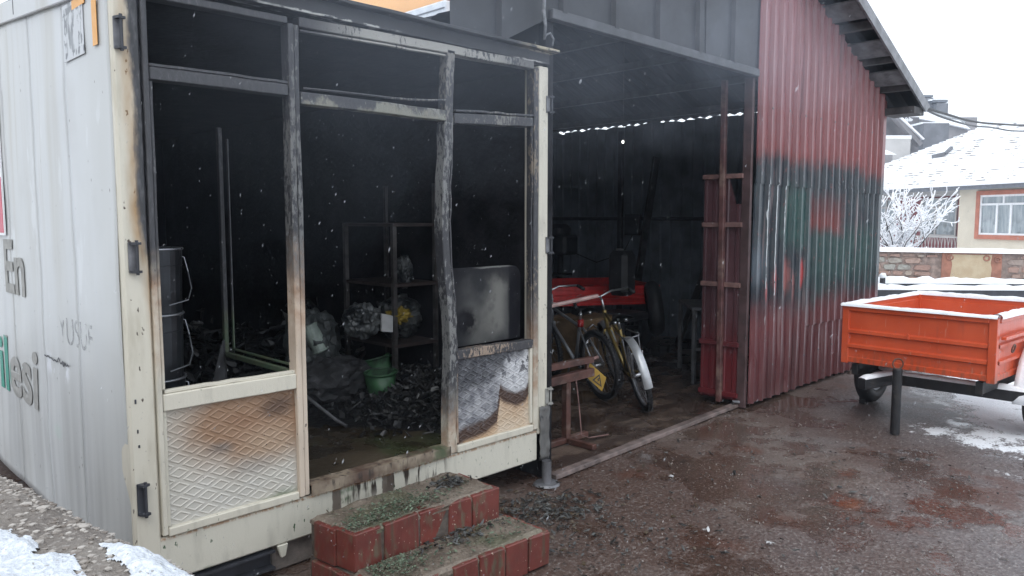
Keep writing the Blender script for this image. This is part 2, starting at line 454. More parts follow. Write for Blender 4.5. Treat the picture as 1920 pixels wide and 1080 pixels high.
def m_red(g):
    n = g.noise(2.2, st=(1, 1, .25)); f = g.noise(26., st=(1, 1, .1), off=2.); b = g.noise(3., off=5.); q = g.noise(9., off=6.)
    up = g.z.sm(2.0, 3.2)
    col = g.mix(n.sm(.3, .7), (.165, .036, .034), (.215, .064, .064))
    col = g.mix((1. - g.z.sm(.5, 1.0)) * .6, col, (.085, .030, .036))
    col = g.mix(up * .4, col, (.27, .145, .15))  # paler towards the top: smoke haze over the wall, painted into its colour
    col = g.mix(f.sm(.5, .75) * .4, col, (.30, .17, .17))
    wob = (b - .5) * .30 + (q - .5) * .10
    top = 2.20 - g.x.sm(7.0, 8.1) * .10
    zz = g.z + wob
    fl = g.noise(34., st=(1, 1, .5), off=51., det=6, rough=.7); run = g.noise(17., st=(1, 1, .05), off=53.)
    band = (1. - (g.z + (fl - .5) * .16 + (run - .5) * .22 + (b - .5) * .14 + (q - .5) * .07 - top).sm(-.10, .09)) * zz.sm(.62, 1.0)
    paint = g.mix(b.sm(.35, .65), (.018, .024, .032), (.036, .047, .054))
    teal = g.mix(q.sm(.3, .7), (.018, .052, .050), (.035, .078, .070))
    tl = (g.box(g.x + (q - .5) * .15, 5.62, 6.12, .06) * g.box(zz, 1.35, 1.95, .08)).max(g.box(g.x, 6.2, 7.9, .25) * g.box(zz, 1.0, 1.55, .12) * .8).max(g.box(g.x, 6.25, 6.9, .1) * g.box(zz, .85, 1.5, .15) * .6)
    paint = g.mix(tl, paint, teal)
    redb = g.box(g.x + (q - .5) * .22, 6.16, 6.92, .09) * g.box(g.z + (b - .5) * .22 + (q - .5) * .1, 1.53, 1.88, .09)
    paint = g.mix(redb * .85, paint, g.mix(g.z.sm(1.55, 1.85), (.17, .032, .027), (.085, .036, .038)))
    pk = (g.blob(5.72, 1.12, .10, .24).max(g.blob(5.86, 1.02, .08, .2)) * q.sm(.3, .55)).clamp()
    paint = g.mix(pk * .8, paint, (.32, .11, .10))
    rd = g.blob(5.50, 1.10, .07, .22).max(g.blob(6.05, 1.13, .06, .18)).max(g.blob(5.33, 1.0, .06, .16))
    paint = g.mix((rd * 1.4).clamp(), paint, (.38, .045, .045))
    wh = g.blob(5.74, 1.42, .12, .10).max(g.blob(5.98, 1.40, .12, .10)) * q.sm(.48, .6)
    paint = g.mix(wh * .55, paint, (.22, .27, .27))
    paint = g.mix(g.blob(5.18, 1.25, .16, .3) * .55, paint, (.13, .16, .19))
    col = g.mix(band * (1. - fl.sm(.60, .66) * .6), col, paint)
    col = g.mix(run.sm(.56, .68) * .45, col, (.045, .028, .030))
    col = g.mix(fl.sm(.64, .70) * .5, col, (.17, .13, .13))
    col = g.mix(g.noise(15., st=(1, 1, .06), off=57.).sm(.62, .70) * .4, col, (.30, .22, .22))
    rib = g.noise(11., st=(1, 1, .8), off=16., det=2)
    drip = (g.box(g.x + (rib - .5) * .05, 5.285, 5.297, .003).max(g.box(g.x + (rib - .5) * .05, 5.452, 5.464, .003)).max(g.box(g.x + (rib - .5) * .06, 5.62, 5.632, .003) * g.z.sm(1.4, 1.5))) * g.box(g.z, .75, 1.98, .05) * g.noise(5., st=(1, 1, 1.5), off=19.).sm(.38, .5)
    col = g.mix(drip, col, (.55, .58, .58))
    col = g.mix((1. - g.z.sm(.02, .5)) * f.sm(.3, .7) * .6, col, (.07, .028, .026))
    col = g.mix(g.noise(4., st=(1, 1, .3), off=33.).sm(.6, .72) * .35 * (1. - g.z.sm(.6, 1.)), col, (.24, .15, .15))
    return dict(color=col, rough=f * .2 + .20, bump=(f * .5 + g.noise(5., off=40.), .18, .012))
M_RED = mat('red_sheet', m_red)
M_SHEETIN = simple('grey_sheet_inside', (.15, .17, .195), .5, .3, 3.)
M_GABLE = simple('sooty_sheet', (.022, .023, .027), .55, .35, 4.)
M_ROOFU = simple('roof_sheet', (.012, .013, .016), .8, .4, 3., spec=.1)
M_TIMBER = simple('old_timber', (.05, .047, .047), .8, .4, 8.)
def m_doorleaf(g):
    n = g.noise(4., st=(1, 1, .3)); f = g.noise(30., off=1.)
    col = g.mix(n.sm(.35, .7), (.060, .026, .030), (.105, .048, .054))
    col = g.mix(g.z.sm(.85, .35) * .9, col, (.13, .016, .020))
    col = g.mix(f.sm(.6, .75) * .4, col, (.17, .11, .11))
    return dict(color=col, rough=.4, bump=(f, .2, .003))
M_DOORLEAF = mat('door_leaf_paint', m_doorleaf)
M_DOORRAIL = simple('door_rail', (.17, .095, .085), .6, .35, 12.)
def m_orange(g):
    n = g.noise(3.); f = g.noise(30., st=(1, 1, .3), off=2.)
    col = g.mix(n.sm(.3, .7), (.50, .070, .024), (.57, .095, .038))
    col = g.mix(f.sm(.58, .8) * .35, col, (.36, .085, .06))
    sc2 = g.noise(45., st=(1, 1, .12), off=7., det=2)
    col = g.mix(sc2.sm(.68, .72) * .5, col, (.55, .25, .18))
    col = g.mix((1. - (g.z + (n - .5) * .1).sm(.47, .60)) * f.sm(.4, .65) * .7, col, (.16, .07, .045))
    col = g.mix(g.noise(11., st=(1, 1, .1), off=9.).sm(.55, .75) * .35, col, (.25, .055, .035))
    return dict(color=col, rough=f * .2 + .24, bump=(f, .08, .003))
M_ORANGE = mat('orange_paint', m_orange)
def m_brickred(g):
    n = g.noise(8.); f = g.noise(34., st=(1, 1, .35), off=3.)
    col = g.mix(n.sm(.3, .7), (.105, .022, .017), (.165, .038, .028))
    col = g.mix(g.rand() * .35, col, (.11, .03, .025))
    col = g.mix(f.sm(.50, .66) * g.noise(3., off=8.).sm(.30, .55) * .9, col, (.11, .085, .055))
    col = g.mix(g.noise(22., st=(1, 1, .12), off=11.).sm(.55, .68) * .7, col, (.07, .055, .035))      # dried runs of dirt
    col = g.mix(g.noise(70., off=6., det=2).sm(.70, .73), col, (.40, .33, .26))
    return dict(color=col, rough=f * .3 + .35, bump=(f, .5, .005))
M_BRICK = mat('painted_brick', m_brickred)
def m_steptop(g):
    n = g.noise(7.); f = g.noise(60., off=2.); b = g.noise(2.6, off=6.)
    col = g.mix(n.sm(.3, .7), (.105, .080, .060), (.185, .150, .118))
    col = g.mix(b.sm(.52, .66) * .8, col, (.095, .10, .058))
    col = g.mix(f.sm(.55, .75) * .6, col, (.30, .26, .21))
    col = g.mix(f.sm(.42, .28) * .8, col, (.04, .03, .025))
    return dict(color=col, rough=f * .3 + .5, bump=(f + n, .8, .012))
M_STEPTOP = mat('step_top', m_steptop)
M_MORTARDARK = simple('wet_mortar', (.085, .068, .056), .85, .4, 20., bump=.5)
def m_conc(g):
    n = g.noise(5.); f = g.noise(70., off=2., rough=.7); p = g.voro(60.)
    col = g.mix(n.sm(.3, .7), (.15, .128, .112), (.22, .195, .17))
    col = g.mix(f.sm(.5, .72), col, (.36, .33, .30)); col = g.mix(f.sm(.42, .28), col, (.07, .055, .05))
    return dict(color=col, rough=.8, bump=(f + p * .5, 1., .012))
M_CONC = mat('rough_concrete', m_conc)
def m_pebble(g):
    i = g.island(); n = g.noise(60.)
    col = g.mix(i.sm(.0, .9), (.15, .125, .105), (.40, .37, .335)); col = g.mix(n.sm(.4, .7) * .4, col, (.22, .19, .17))
    return dict(color=col, rough=.65)
M_PEBBLE = mat('aggregate', m_pebble)
def m_thinsnow(g):
    n = g.noise(30.); f = g.noise(110., off=3.)
    k = g.mix(f.sm(.3, .7), (.47, .50, .54), (.68, .71, .75)); k = g.mix(g.noise(85., off=9., det=2).sm(.66, .70) * .7, k, (.22, .20, .18))
    return dict(color=k, rough=.7, bump=(n + f, .8, .01))
M_THINSNOW = mat('thin_snow', m_thinsnow)
def m_stone(g):
    r = g.rand(); n = g.noise(7.); f = g.noise(28., off=2.)
    col = g.mix(r.sm(.0, .55), (.25, .15, .12), (.32, .21, .17)); col = g.mix(r.sm(.55, 1.), col, (.33, .28, .235))
    col = g.mix(r.op('FRACT').op('MULTIPLY', 7.3).op('FRACT').sm(.78, .9), col, (.30, .30, .27))
    col = g.mix(n.sm(.45, .7) * .5, col, (.13, .085, .07))
    return dict(color=col, rough=.75, bump=(n + f, .7, .02))
M_STONE = mat('wall_stone', m_stone)
M_MORTAR = simple('mortar', (.23, .175, .15), .85, .3)
def m_plaster(g):
    n = g.noise(4.); f = g.noise(25., off=3.)
    col = g.mix(n.sm(.35, .7), (.40, .31, .20), (.46, .38, .26)); col = g.mix(f.sm(.62, .75) * .5, col, (.28, .19, .13))
    return dict(color=col, rough=.8, bump=(n, .4, .02))
M_PLASTER = mat('ochre_plaster', m_plaster)
M_PLRED = simple('brown_plaster', (.27, .12, .08), .75, .25, 5.)
M_HOUSE = simple('cream_render', (.60, .55, .45), .8, .06, 2.)
M_MAROON = simple('maroon_render', (.20, .055, .06), .7, .15, 3.)
M_SURROUND = simple('terracotta_surround', (.42, .155, .10), .7, .12, 5.)
M_PVC = simple('white_pvc', (.74, .76, .78), .35, .05, 5.)
def m_pane(g):
    n = g.noise(9., st=(1, 1, .12), off=2.); b = g.noise(2.2, off=5.)
    col = g.mix(n.sm(.35, .65), (.22, .26, .28), (.36, .40, .42)); col = g.mix((1. - g.z.sm(1.2, 1.9)) * b.sm(.45, .58) * .8, col, (.10, .11, .11))
    return dict(color=col, rough=.08, spec=.6)
M_PANE = mat('curtained_pane', m_pane)
def m_tile(g):
    c = g.noise(2.2, st=(1, 1, 1), off=4., det=5); f = g.noise(9., off=1.)
    up = g.nz.sm(.45, .75)
    bare = ((1. - up) * c.sm(.52, .63) + up * c.sm(.67, .72) * .35) * .8
    col = g.mix(bare.clamp(), (.84, .86, .88), (.16, .14, .14))
    return dict(color=col, rough=.75, bump=(f, .3, .02))
M_TILE = mat('snowy_tiles', m_tile)
M_EAVE = simple('eave_grey', (.13, .14, .16), .6, .15)
M_FARGREY = simple('far_grey_render', (.23, .22, .225), .85, .15, 1.)
M_FARPALE = simple('far_pale_render', (.42, .41, .40), .85, .1, 1.)
M_CHIM = simple('chimney_block', (.15, .155, .17), .8, .15, 2.)
M_PEACH = simple('peach_render', (.74, .42, .19), .8, .05, 1.)
M_BARK = simple('bark', (.045, .037, .036), .85, .3)
M_GREENPL = simple('green_plastic', (.045, .115, .055), .4, .35, 9., dirt=(.03, .035, .03))
def m_plastic(g):
    f = g.noise(24., off=2.); n = g.noise(7.)
    col = g.mix(n.sm(.40, .62), (.012, .014, .016), (.095, .10, .10))
    return dict(color=col, rough=.35, bump=(f, .6, .01))
M_BAG = mat('crumpled_plastic', m_plastic)
M_ASH = simple('ash', (.030, .030, .032), .8, .6, 11., bump=.6)
def m_debris(g):
    i = g.island(); f = g.noise(30.)
    col = g.mix(i.sm(.5, 1.), (.010, .010, .011), (.040, .039, .038)); col = g.mix(i.sm(.96, .98), col, (.15, .15, .145))
    return dict(color=col, rough=f * .4 + .3, bump=(f, .5, .005))
M_DEBRIS = mat('charred_debris', m_debris)
def m_litter(g):
    i = g.island()
    col = g.mix(i.sm(.2, .9), (.035, .06, .035), (.15, .19, .13)); col = g.mix(i.op('MULTIPLY', 13.).op('FRACT').sm(.45, .6), col, (.075, .065, .045))
    return dict(color=col, rough=.5)
M_LITTER = mat('green_litter', m_litter)
def m_charlitter(g):
    i = g.island()
    col = g.mix(i.sm(.3, .9), (.018, .017, .016), (.085, .088, .085)); col = g.mix(i.op('MULTIPLY', 17.).op('FRACT').sm(.80, .9), col, (.07, .05, .03))
    return dict(color=col, rough=.4)
M_CHARLIT = mat('char_litter', m_charlitter)
def m_floor(g):
    n = g.noise(4.); f = g.noise(30., off=2.)
    col = g.mix(n.sm(.35, .7), (.026, .019, .012), (.062, .047, .030)); col = g.mix(g.noise(2., off=5.).sm(.5, .65) * .6, col, (.045, .06, .025))
    col = g.mix(f.sm(.6, .8), col, (.014, .012, .010))
    return dict(color=col, rough=n.sm(.35, .65, .08, .5), bump=(f, .4, .008))
M_FLOOR = mat('wet_floor', m_floor)
def m_board(g):
    n = g.noise(5.); f = g.noise(22., st=(1, 1, .3), off=2.); cl = g.noise(9., off=4.)
    col = g.mix(n.sm(.35, .7), (.032, .033, .035), (.070, .070, .069))
    col = g.mix(g.box(g.x + (n - .5) * .16, 2.02, 2.17, .06) * g.box(g.z + (cl - .5) * .1, .98, 1.34, .06) * .75, col, (.19, .185, .17))
    col = g.mix(g.blob(1.98, 1.02, .20, .16) * .5, col, (.11, .108, .10))
    col = g.mix((g.blob(1.86, 1.06, .12, .11) * cl.sm(.35, .55) * 1.3).clamp(), col, (.014, .014, .016))
    col = g.mix((g.x - g.z * .1).sm(1.80, 1.62) * .8, col, (.018, .018, .022))
    col = g.mix((g.x + (f - .5) * .03).sm(2.185, 2.215), col, (.012, .012, .015))
    col = g.mix((g.z + (cl - .5) * .12).sm(1.24, 1.36) * .75, col, (.020, .020, .023))
    col = g.mix(g.box(g.z + (f - .5) * .010, 1.364, 1.374, .003) * g.box(g.x, 1.95, 2.2, .06) * .8, col, (.17, .17, .16))  # thin highlight along the top edge, painted into the colour
    col = g.mix(cl.sm(.5, .7) * .4, col, (.03, .03, .032))
    return dict(color=col, rough=.9, spec=.05, bump=(f + cl, .3, .005))
M_BOARD = mat('smoked_board', m_board)
M_GHOST = simple('ghost_letter', (.27, .265, .245), .6, .2, 20.)
M_GHOST2 = mat('faint_letter', lambda g: dict(color=(.40, .41, .415), rough=.4, alpha=g.noise(18., st=(1, 1, .5), off=3.).sm(.40, .62) * .55))
def m_tealletter(g):
    n = g.noise(8., off=3.); f = g.noise(35.)
    low = (g.z + (n - .5) * .10 - (g.y - 1.4) * .22).sm(.86, .84) * g.y.sm(1.86, 1.90)
    col = g.mix(f.sm(.35, .7), (.23, .225, .21), (.30, .295, .275))
    col = g.mix(low.max(g.box(g.y, 1.58, 1.70, .02) * n.sm(.60, .63)), col, (.012, .24, .17))
    return dict(color=col, rough=.45)
M_TEAL = mat('teal_letter', m_tealletter)
M_SIGNRED = simple('sign_red', (.52, .045, .085), .4, .1)
M_SIGNWHITE = simple('sign_white', (.76, .77, .78), .4, .05)
M_TAPE = simple('orange_tape', (.72, .36, .10), .5, .08)
def m_residue(g):
    f = g.noise(26., st=(1, 1, .5), off=3., det=5); b = g.noise(5., off=9.)
    t = ((g.y - .46).abs() - (.16 - (g.z - 2.32) * .5).abs() * .35).sm(.02, -.02)
    k = f.sm(.55, .58) * b.sm(.42, .55)
    k = k.max(g.box(g.z, 2.325, 2.35, .004) * f.sm(.45, .5)).max(g.box(g.z, 2.50, 2.53, .004) * f.sm(.47, .5)).max(t * f.sm(.47, .5) * .8)
    return dict(color=g.mix(k * .85, (.50, .515, .53), (.13, .14, .15)), rough=.5)
M_RESIDUE = mat('sticker_residue', m_residue)
M_YELLOW = simple('sign_yellow', (.34, .20, .015), .4, .1)
M_GOLD = simple('gold_frame', (.30, .215, .07), .35, .15, metal=.5)
M_SILVER = simple('silver_mudguard', (.40, .41, .42), .35, .15, metal=.5)
M_BIKEGREY = simple('grey_frame', (.28, .29, .31), .35, .2, metal=.4)
M_REDPL = simple('red_plastic', (.45, .03, .03), .4, .1)
M_REDTR = simple('red_trailer_paint', (.60, .028, .026), .35, .2)
M_PAILS = simple('pail_tin', (.020, .022, .026), .35, .3, metal=.5)
M_PAILRIM = simple('pail_rim', (.26, .27, .29), .3, .2, metal=.8)
M_BLOCK = simple('grey_block', (.22, .19, .17), .85, .25, 12., bump=.5)
M_YELLOWRAG = simple('yellow_rag', (.30, .21, .03), .6, .2)
M_PAPER = simple('grey_paper', (.42, .42, .42), .7, .15)
M_SHEETPL = simple('plastic_sheet', (.34, .36, .38), .4, .2)
M_SNOWFLAKE = mat('snowflake', lambda g: dict(color=(.8, .83, .88), rough=.5, alpha=.15))
M_GUTTER = simple('pale_gutter', (.55, .58, .62), .5, .1, 6.)
M_ROOFBROWN = simple('brown_flashing', (.20, .10, .07), .6, .2)

# ------------------------------------------------------------------ ground
def axis(lo, hi, c0, c1, n):
    a = [c0 + (c1 - c0) * i / n for i in range(n + 1)]
    q, st = c1, .3
    while q < hi: q += st; st *= 1.45; a.append(min(q, hi))
    q, st = c0, .3; pre = []
    while q > lo: q -= st; st *= 1.45; pre.append(max(q, lo))
    return pre[::-1] + a
xs, ys = axis(-600, 600, -2, 11, 200), axis(-600, 600, -5, 5, 160)
mb = MB()
for yy in ys:
    for xx in xs:
        k = 1. if -3 < xx < 14 and -6 < yy < 6.6 else .0
        zz = (fbm(xx * .9, yy * .9) * .010 + fbm(xx * 4, yy * 4, 3) * .005) * k - .004
        mb.v.append(Vector((xx, yy, zz)))
nx_ = len(xs)
for j in range(len(ys) - 1):
    for i in range(nx_ - 1): a = j * nx_ + i; mb.f.append((a, a + 1, a + nx_ + 1, a + nx_))
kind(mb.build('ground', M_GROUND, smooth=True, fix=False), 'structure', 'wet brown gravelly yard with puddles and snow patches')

# ------------------------------------------------------------------ container cabin
cab = thing('container_cabin', 'white and cream container cabin with a burnt out glazed front, left half of the photo', 'container', (0, 0, 0))
def part(name, m, fn, parent=cab, bevel=.004, **k):
    q = MB(); fn(q); return q.build(name, m, parent, bevel=bevel, **k)
def bx(name, m, x0, y0, z0, x1, y1, z1, parent=cab, bevel=.004, **k): return part(name, m, lambda q: q.box(x0, y0, z0, x1, y1, z1), parent, bevel, **k)
def wavy_bar(q, pts, wx, y0, y1, n=24):                        # upright or lying bar that follows pts in the x-z plane
    pts = [Vector((p[0], 0, p[1])) for p in pts]
    o = len(q.v)
    for i, p in enumerate(pts):
        d = (pts[min(i + 1, len(pts) - 1)] - pts[max(i - 1, 0)]).normalized(); nn = Vector((d.z, 0, -d.x))
        for sx, yy in ((-1, y0), (1, y0), (1, y1), (-1, y1)):
            c = p + nn * wx / 2 * sx; q.v.append(Vector((c.x, yy, c.z)))
    for i in range(len(pts) - 1):
        for k in range(4): a, b = o + i * 4 + k, o + i * 4 + (k + 1) % 4; q.f.append((a, b, b + 4, a + 4))
    q.f.append((o, o + 1, o + 2, o + 3)); e = o + 4 * (len(pts) - 1); q.f.append((e + 3, e + 2, e + 1, e))
def jit(a, b, n, amp, fr=5., seed=0.):
    out = []
    for i in range(n + 1):
        t = i / n; p = (a[0] + (b[0] - a[0]) * t, a[1] + (b[1] - a[1]) * t)
        d = (b[0] - a[0], b[1] - a[1]); L = math.hypot(*d); nn = (d[1] / L, -d[0] / L)
        k = mnoise.noise(Vector((t * fr, seed, 3.3))) * amp * math.sin(math.pi * min(1, max(0, t))) ** .5
        out.append((p[0] + nn[0] * k, p[1] + nn[1] * k))
    return out

bx('base_beam', F_BEAM, .0, .004, .150, 2.372, .12, .342, bevel=.008)
bx('corner_post', M_POST, 0, 0, .15, .104, .12, 2.56, bevel=.010)
def rpost(q):
    pts = [(2.412, .315 + i * (2.56 - .315) / 20) for i in range(21)]
    wavy_bar(q, pts, .085, -.002, .12)
part('corner_post', F_POST_R, rpost, bevel=.006)
part('burnt_post_foot', F_TOP, lambda q: q.grid(lambda u, v: (2.375 + .085 * u + .012 * mnoise.noise(Vector((u * 3, v * 5, 1))), -.010 - .03 * abs(mnoise.noise(Vector((u * 4, v * 6, 2)))), .15 + .34 * v), 8, 14), bevel=0, solid=.006, smooth=True)
part('frame_stile', F_STILE_L, lambda q: wavy_bar(q, jit((.117, .352), (.117, 2.51), 14, .003), .022, -.010, .06))
part('frame_rail', F_LOW, lambda q: wavy_bar(q, jit((.130, .905), (.727, .905), 8, .003), .070, -.008, .06))
part('frame_rail', F_LOW, lambda q: wavy_bar(q, jit((.130, .362), (.727, .362), 8, .003), .036, -.008, .06))
part('glazing_bead', F_LOW, lambda q: wavy_bar(q, jit((.140, .948), (.726, .948), 10, .006, 9.), .014, .004, .03), bevel=.002)
part('glazing_bead', F_STILE_L, lambda q: wavy_bar(q, jit((.136, .96), (.136, 2.19), 12, .004), .012, .0, .03), bevel=.002)
part('glazing_bead', F_LOW, lambda q: wavy_bar(q, jit((.137, .385), (.137, .868), 6, .003), .014, .004, .03), bevel=.002)
part('transom', F_TR_L, lambda q: wavy_bar(q, jit((.130, 2.219), (.724, 2.222), 10, .004), .050, -.006, .06))
part('glazing_bead', F_TR_L, lambda q: wavy_bar(q, jit((.130, 2.252), (.724, 2.256), 10, .006), .012, -.002, .03), bevel=.002)
part('mullion', F_MUL1, lambda q: wavy_bar(q, jit((.741, .352), (.741, 2.515), 16, .005, 4.), .028, -.012, .06))
part('mullion', F_MUL1, lambda q: wavy_bar(q, jit((.770, .352), (.772, 2.515), 16, .008, 5., 4.), .026, -.004, .06))
part('transom', F_TR_M, lambda q: wavy_bar(q, jit((.788, 2.197), (1.648, 2.198), 14, .005), .056, -.004, .06))
part('glazing_bead', F_TR_R, lambda q: q.tube([(.80 + .85 * t, .0, 2.240 + .012 * t + .030 * t ** 3 + .003 * math.sin(t * 6)) for t in [i / 14 for i in range(15)]], .006, 6), bevel=0)
def bent(u): return -.032 * math.exp(-((u - 1.62) / .42) ** 2) + .02 * math.exp(-((u - 1.0) / .25) ** 2) - .01
part('mullion', F_MUL2, lambda q: wavy_bar(q, [(1.672 + bent(.36 + 1.80 * i / 30) + .006 * mnoise.noise(Vector((i * .5, 2, 1))), .352 + 1.812 * i / 30) for i in range(31)], .048, -.010, .06))
part('mullion', F_MUL2, lambda q: wavy_bar(q, [(1.702 + bent(.36 + 1.80 * i / 30) * .8 + .010 * mnoise.noise(Vector((i * .6, 7, 1))), .352 + 1.84 * i / 30) for i in range(31)], .012, -.004, .03), bevel=.002)
part('mullion', F_TR_R, lambda q: wavy_bar(q, jit((1.662, 2.160), (1.680, 2.545), 10, .006, 7.), .055, -.006, .06))
part('transom', F_TR_R, lambda q: wavy_bar(q, jit((1.704, 2.190), (2.322, 2.224), 12, .005, 6.), .055, -.004, .06))
part('glazing_bead', F_TR_R, lambda q: wavy_bar(q, jit((1.71, 2.232), (2.322, 2.264), 14, .010, 9.), .012, -.004, .02), bevel=.002)
part('top_rail', F_TR_L, lambda q: wavy_bar(q, jit((.130, 2.522), (.730, 2.527), 8, .003), .032, -.004, .06))
part('top_rail', F_TOP, lambda q: wavy_bar(q, jit((.786, 2.530), (2.325, 2.556), 18, .006), .046, -.006, .06))
part('glazing_bead', F_TOP, lambda q: wavy_bar(q, jit((.79, 2.494), (1.645, 2.512), 14, .006), .010, -.002, .02), bevel=.002)
part('frame_stile', F_STILE_R, lambda q: wavy_bar(q, jit((2.347, .352), (2.347, 2.545), 18, .006), .042, -.006, .06))
part('glazing_bead', F_STILE_R, lambda q: wavy_bar(q, jit((2.318, .92), (2.316, 2.20), 18, .012, 8.), .010, .002, .02), bevel=.002)
part('frame_rail', F_RAIL_R, lambda q: wavy_bar(q, jit((1.706, .898), (2.324, .892), 12, .007, 8.), .052, -.006, .06))
part('frame_rail', F_LOW, lambda q: wavy_bar(q, jit((1.706, .367), (2.324, .367), 10, .003), .040, -.008, .06))
part('glazing_bead', F_RAIL_R, lambda q: wavy_bar(q, jit((1.716, .40), (1.716, .868), 8, .003), .016, .004, .03), bevel=.002)
part('glazing_bead', F_LOW, lambda q: wavy_bar(q, jit((2.312, .40), (2.312, .868), 8, .003), .022, .0, .03), bevel=.002)
part('door_sill', M_SILL, lambda q: q.grid(lambda u, v: (.786 + .862 * u, -.014 + .074 * max(0, v - .5) * 2, .346 + .05 * min(1, v * 2) + .004 * mnoise.noise(Vector((u * 20, v * 3, 1)))), 40, 4), bevel=0, solid=.008)
# embossed diamond sheets
def diamond(x0, x1, z0, z1, nu, nv, a=.058, b=.031, wav=.0, seed=0):
    def h(x, z):
        u, v = (x - x0) / (2 * a), (z - z0) / (2 * b)
        best = 0.
        for oy in (0, .5):
            fu, fv = (u + oy) % 1 - .5, (v + oy) % 1 - .5
            d = abs(fu) * 2 + abs(fv) * 2
            best = max(best, max(0, 1 - abs(d - .64) / .15))
        return best
    def fn(u, v):
        x, z = x0 + (x1 - x0) * u, z0 + (z1 - z0) * v
        e = min(u, 1 - u, v, 1 - v); k = min(1, e / .035)
        return (x, .014 - .0036 * h(x, z) * k - wav * mnoise.noise(Vector((x * 4 + seed, 1, z * 4))), z)
    return fn
part('embossed_panel', M_PANEL_L, lambda q: q.grid(diamond(.130, .727, .379, .872, 200, 170, wav=.006), 200, 170), bevel=0, fix=False)['label'] = 'white embossed diamond panel scorched brown at its upper right'
part('embossed_panel', M_PANEL_R, lambda q: q.grid(diamond(1.708, 2.322, .386, .874, 200, 170, wav=.008, seed=5), 200, 170), bevel=0, fix=False)['label'] = 'embossed diamond panel burnt black and white above a brown scorch line'
# fascia and roof
bx('fascia', M_FASCIA, .0, -.006, 2.575, 2.46, .10, 2.645, bevel=.003)
part('roof_lip', M_FASCIA, lambda q: wavy_bar(q, jit((-.02, 2.655), (2.50, 2.652), 24, .006, 9.), .018, -.055, .12), bevel=.003)
part('roof', M_GABLE, lambda q: q.hexa([(.0, .12, 2.60), (2.46, .12, 2.60), (2.46, 6, 3.12), (.0, 6, 3.12)], [(.0, .12, 2.642), (2.46, .12, 2.642), (2.46, 6, 3.16), (.0, 6, 3.16)]), bevel=0)
# side wall in upright sheets, with a sloping top rail
yb = [.028, .596, 1.16, 1.74, 2.32, 2.9, 3.5, 4.1, 4.7, 5.3, 5.96]
for i in range(len(yb) - 1):
    a, b = yb[i] + .0008, yb[i + 1] - .0008
    part('side_sheet', M_WHITE, lambda q: q.grid(lambda u, v: (-.001 - .004 * math.sin(math.pi * u) - .006 * mnoise.noise(Vector(((a + (b - a) * u) * 1.6, v * 3, 2))) - .004 * mnoise.noise(Vector(((a + (b - a) * u) * 5, v * 9, 4))), a + (b - a) * u, .17 + (2.36 + .091 * (a + (b - a) * u)) * v), 16, 60), bevel=0, solid=.003, smooth=True)
bx('side_wall', M_SOOT, .012, .122, .17, .040, 5.98, 2.598, bevel=0)
part('side_rail', M_WHITE, lambda q: q.hexa([(-.022, .02, 2.515), (.0, .02, 2.515), (.0, 6, 3.06), (-.022, 6, 3.06)], [(-.022, .02, 2.60), (.0, .02, 2.60), (.0, 6, 3.20), (-.022, 6, 3.20)]))
bx('rail_joint', M_DARKSTEEL, -.0235, 1.312, 2.655, -.021, 1.318, 2.73, bevel=0)
for yy in (1.62, 1.66): part('rivet', M_DARKSTEEL, lambda q: q.lathe([(.0, .003), (.006, .002), (.006, 0)], (-.0222, yy, 2.71), (-1, 0, 0), 8), bevel=0)
bx('floor', M_FLOOR, .045, .06, .36, 2.405, 5.9, .392, bevel=0)
bx('side_wall', M_SOOT, 2.410, .122, .17, 2.45, 5.98, 2.598, bevel=0)
bx('back_wall', M_SOOT, .041, 5.93, .2, 2.409, 5.98, 2.598, bevel=0)
bx('ceiling', M_SOOT, .041, .13, 2.555, 2.409, 5.92, 2.575, bevel=0)
bx('underframe_beam', M_DARKSTEEL, .3, .5, .15, .4, 5.9, .34, bevel=0); bx('underframe_beam', M_DARKSTEEL, 2.1, .5, .15, 2.2, 5.9, .34, bevel=0)
for yy in (.0, 5.8):
    part('support_leg', M_GREYSTEEL, lambda q: q.lathe([(.030, .15), (.030, .012), (.075, .012), (.085, .0)], (2.405, yy - .045 if yy == 0 else yy, 0), n=18), bevel=0, smooth=False)
    bx('support_leg', M_GREYSTEEL, .03, yy + .02, .0, .10, yy + .09, .15, bevel=0)
def hinge(x, y, z, h, m, ax):
    t = part('hinge', m, lambda q: (q.box(x - .016, y - .003, z - h / 2, x + .016, y + .004, z + h / 2)), bevel=.001)
    q = MB()
    q.tube([(x + ax[0], y + ax[1], z - h / 2 - .008), (x + ax[0], y + ax[1], z + h / 2 + .008)], .0065, 8)
    for s in (-1, 1): q.bar((x, y, z + s * h * .46), (x + ax[0] * 1.4, y + ax[1] * 1.4, z + s * h * .46), .030, .010)
    q.build('hinge_pin', M_DARKSTEEL if m is M_GREYSTEEL else m, t)
hinge(.021, -.004, 2.352, .12, M_GREYSTEEL, (.006, -.020)); hinge(.038, -.004, 1.500, .12, M_GREYSTEEL, (.010, -.020)); hinge(.030, -.004, .53, .13, M_DARKSTEEL, (.010, -.020))
for zz in (2.34, 1.49, .545): hinge(2.448, -.006, zz, .10, M_GHOST if zz < 1 else M_GREYSTEEL, (.024, -.010))
for (yy, zz, h) in ((.10, .92, .06), (.09, .80, .05), (.085, .74, .04)):
    bx('dent_tear', M_DARKSTEEL, .012 + rnd.random() * .03, -.003, zz, .024 + rnd.random() * .03, .003, zz + h * .3, bevel=.001)
# torn skin on the side
part('torn_gap', M_DARKSTEEL, lambda q: q.grid(lambda u, v: (-.0125, 1.14 - .40 * u, .975 + (.0035 + .035 * max(0, mnoise.noise(Vector((u * 7, 2, 9))) - .12)) * (v - .5) * 2 + .030 * mnoise.noise(Vector((u * 9, 1, 5)))), 60, 2), bevel=0, solid=.001)
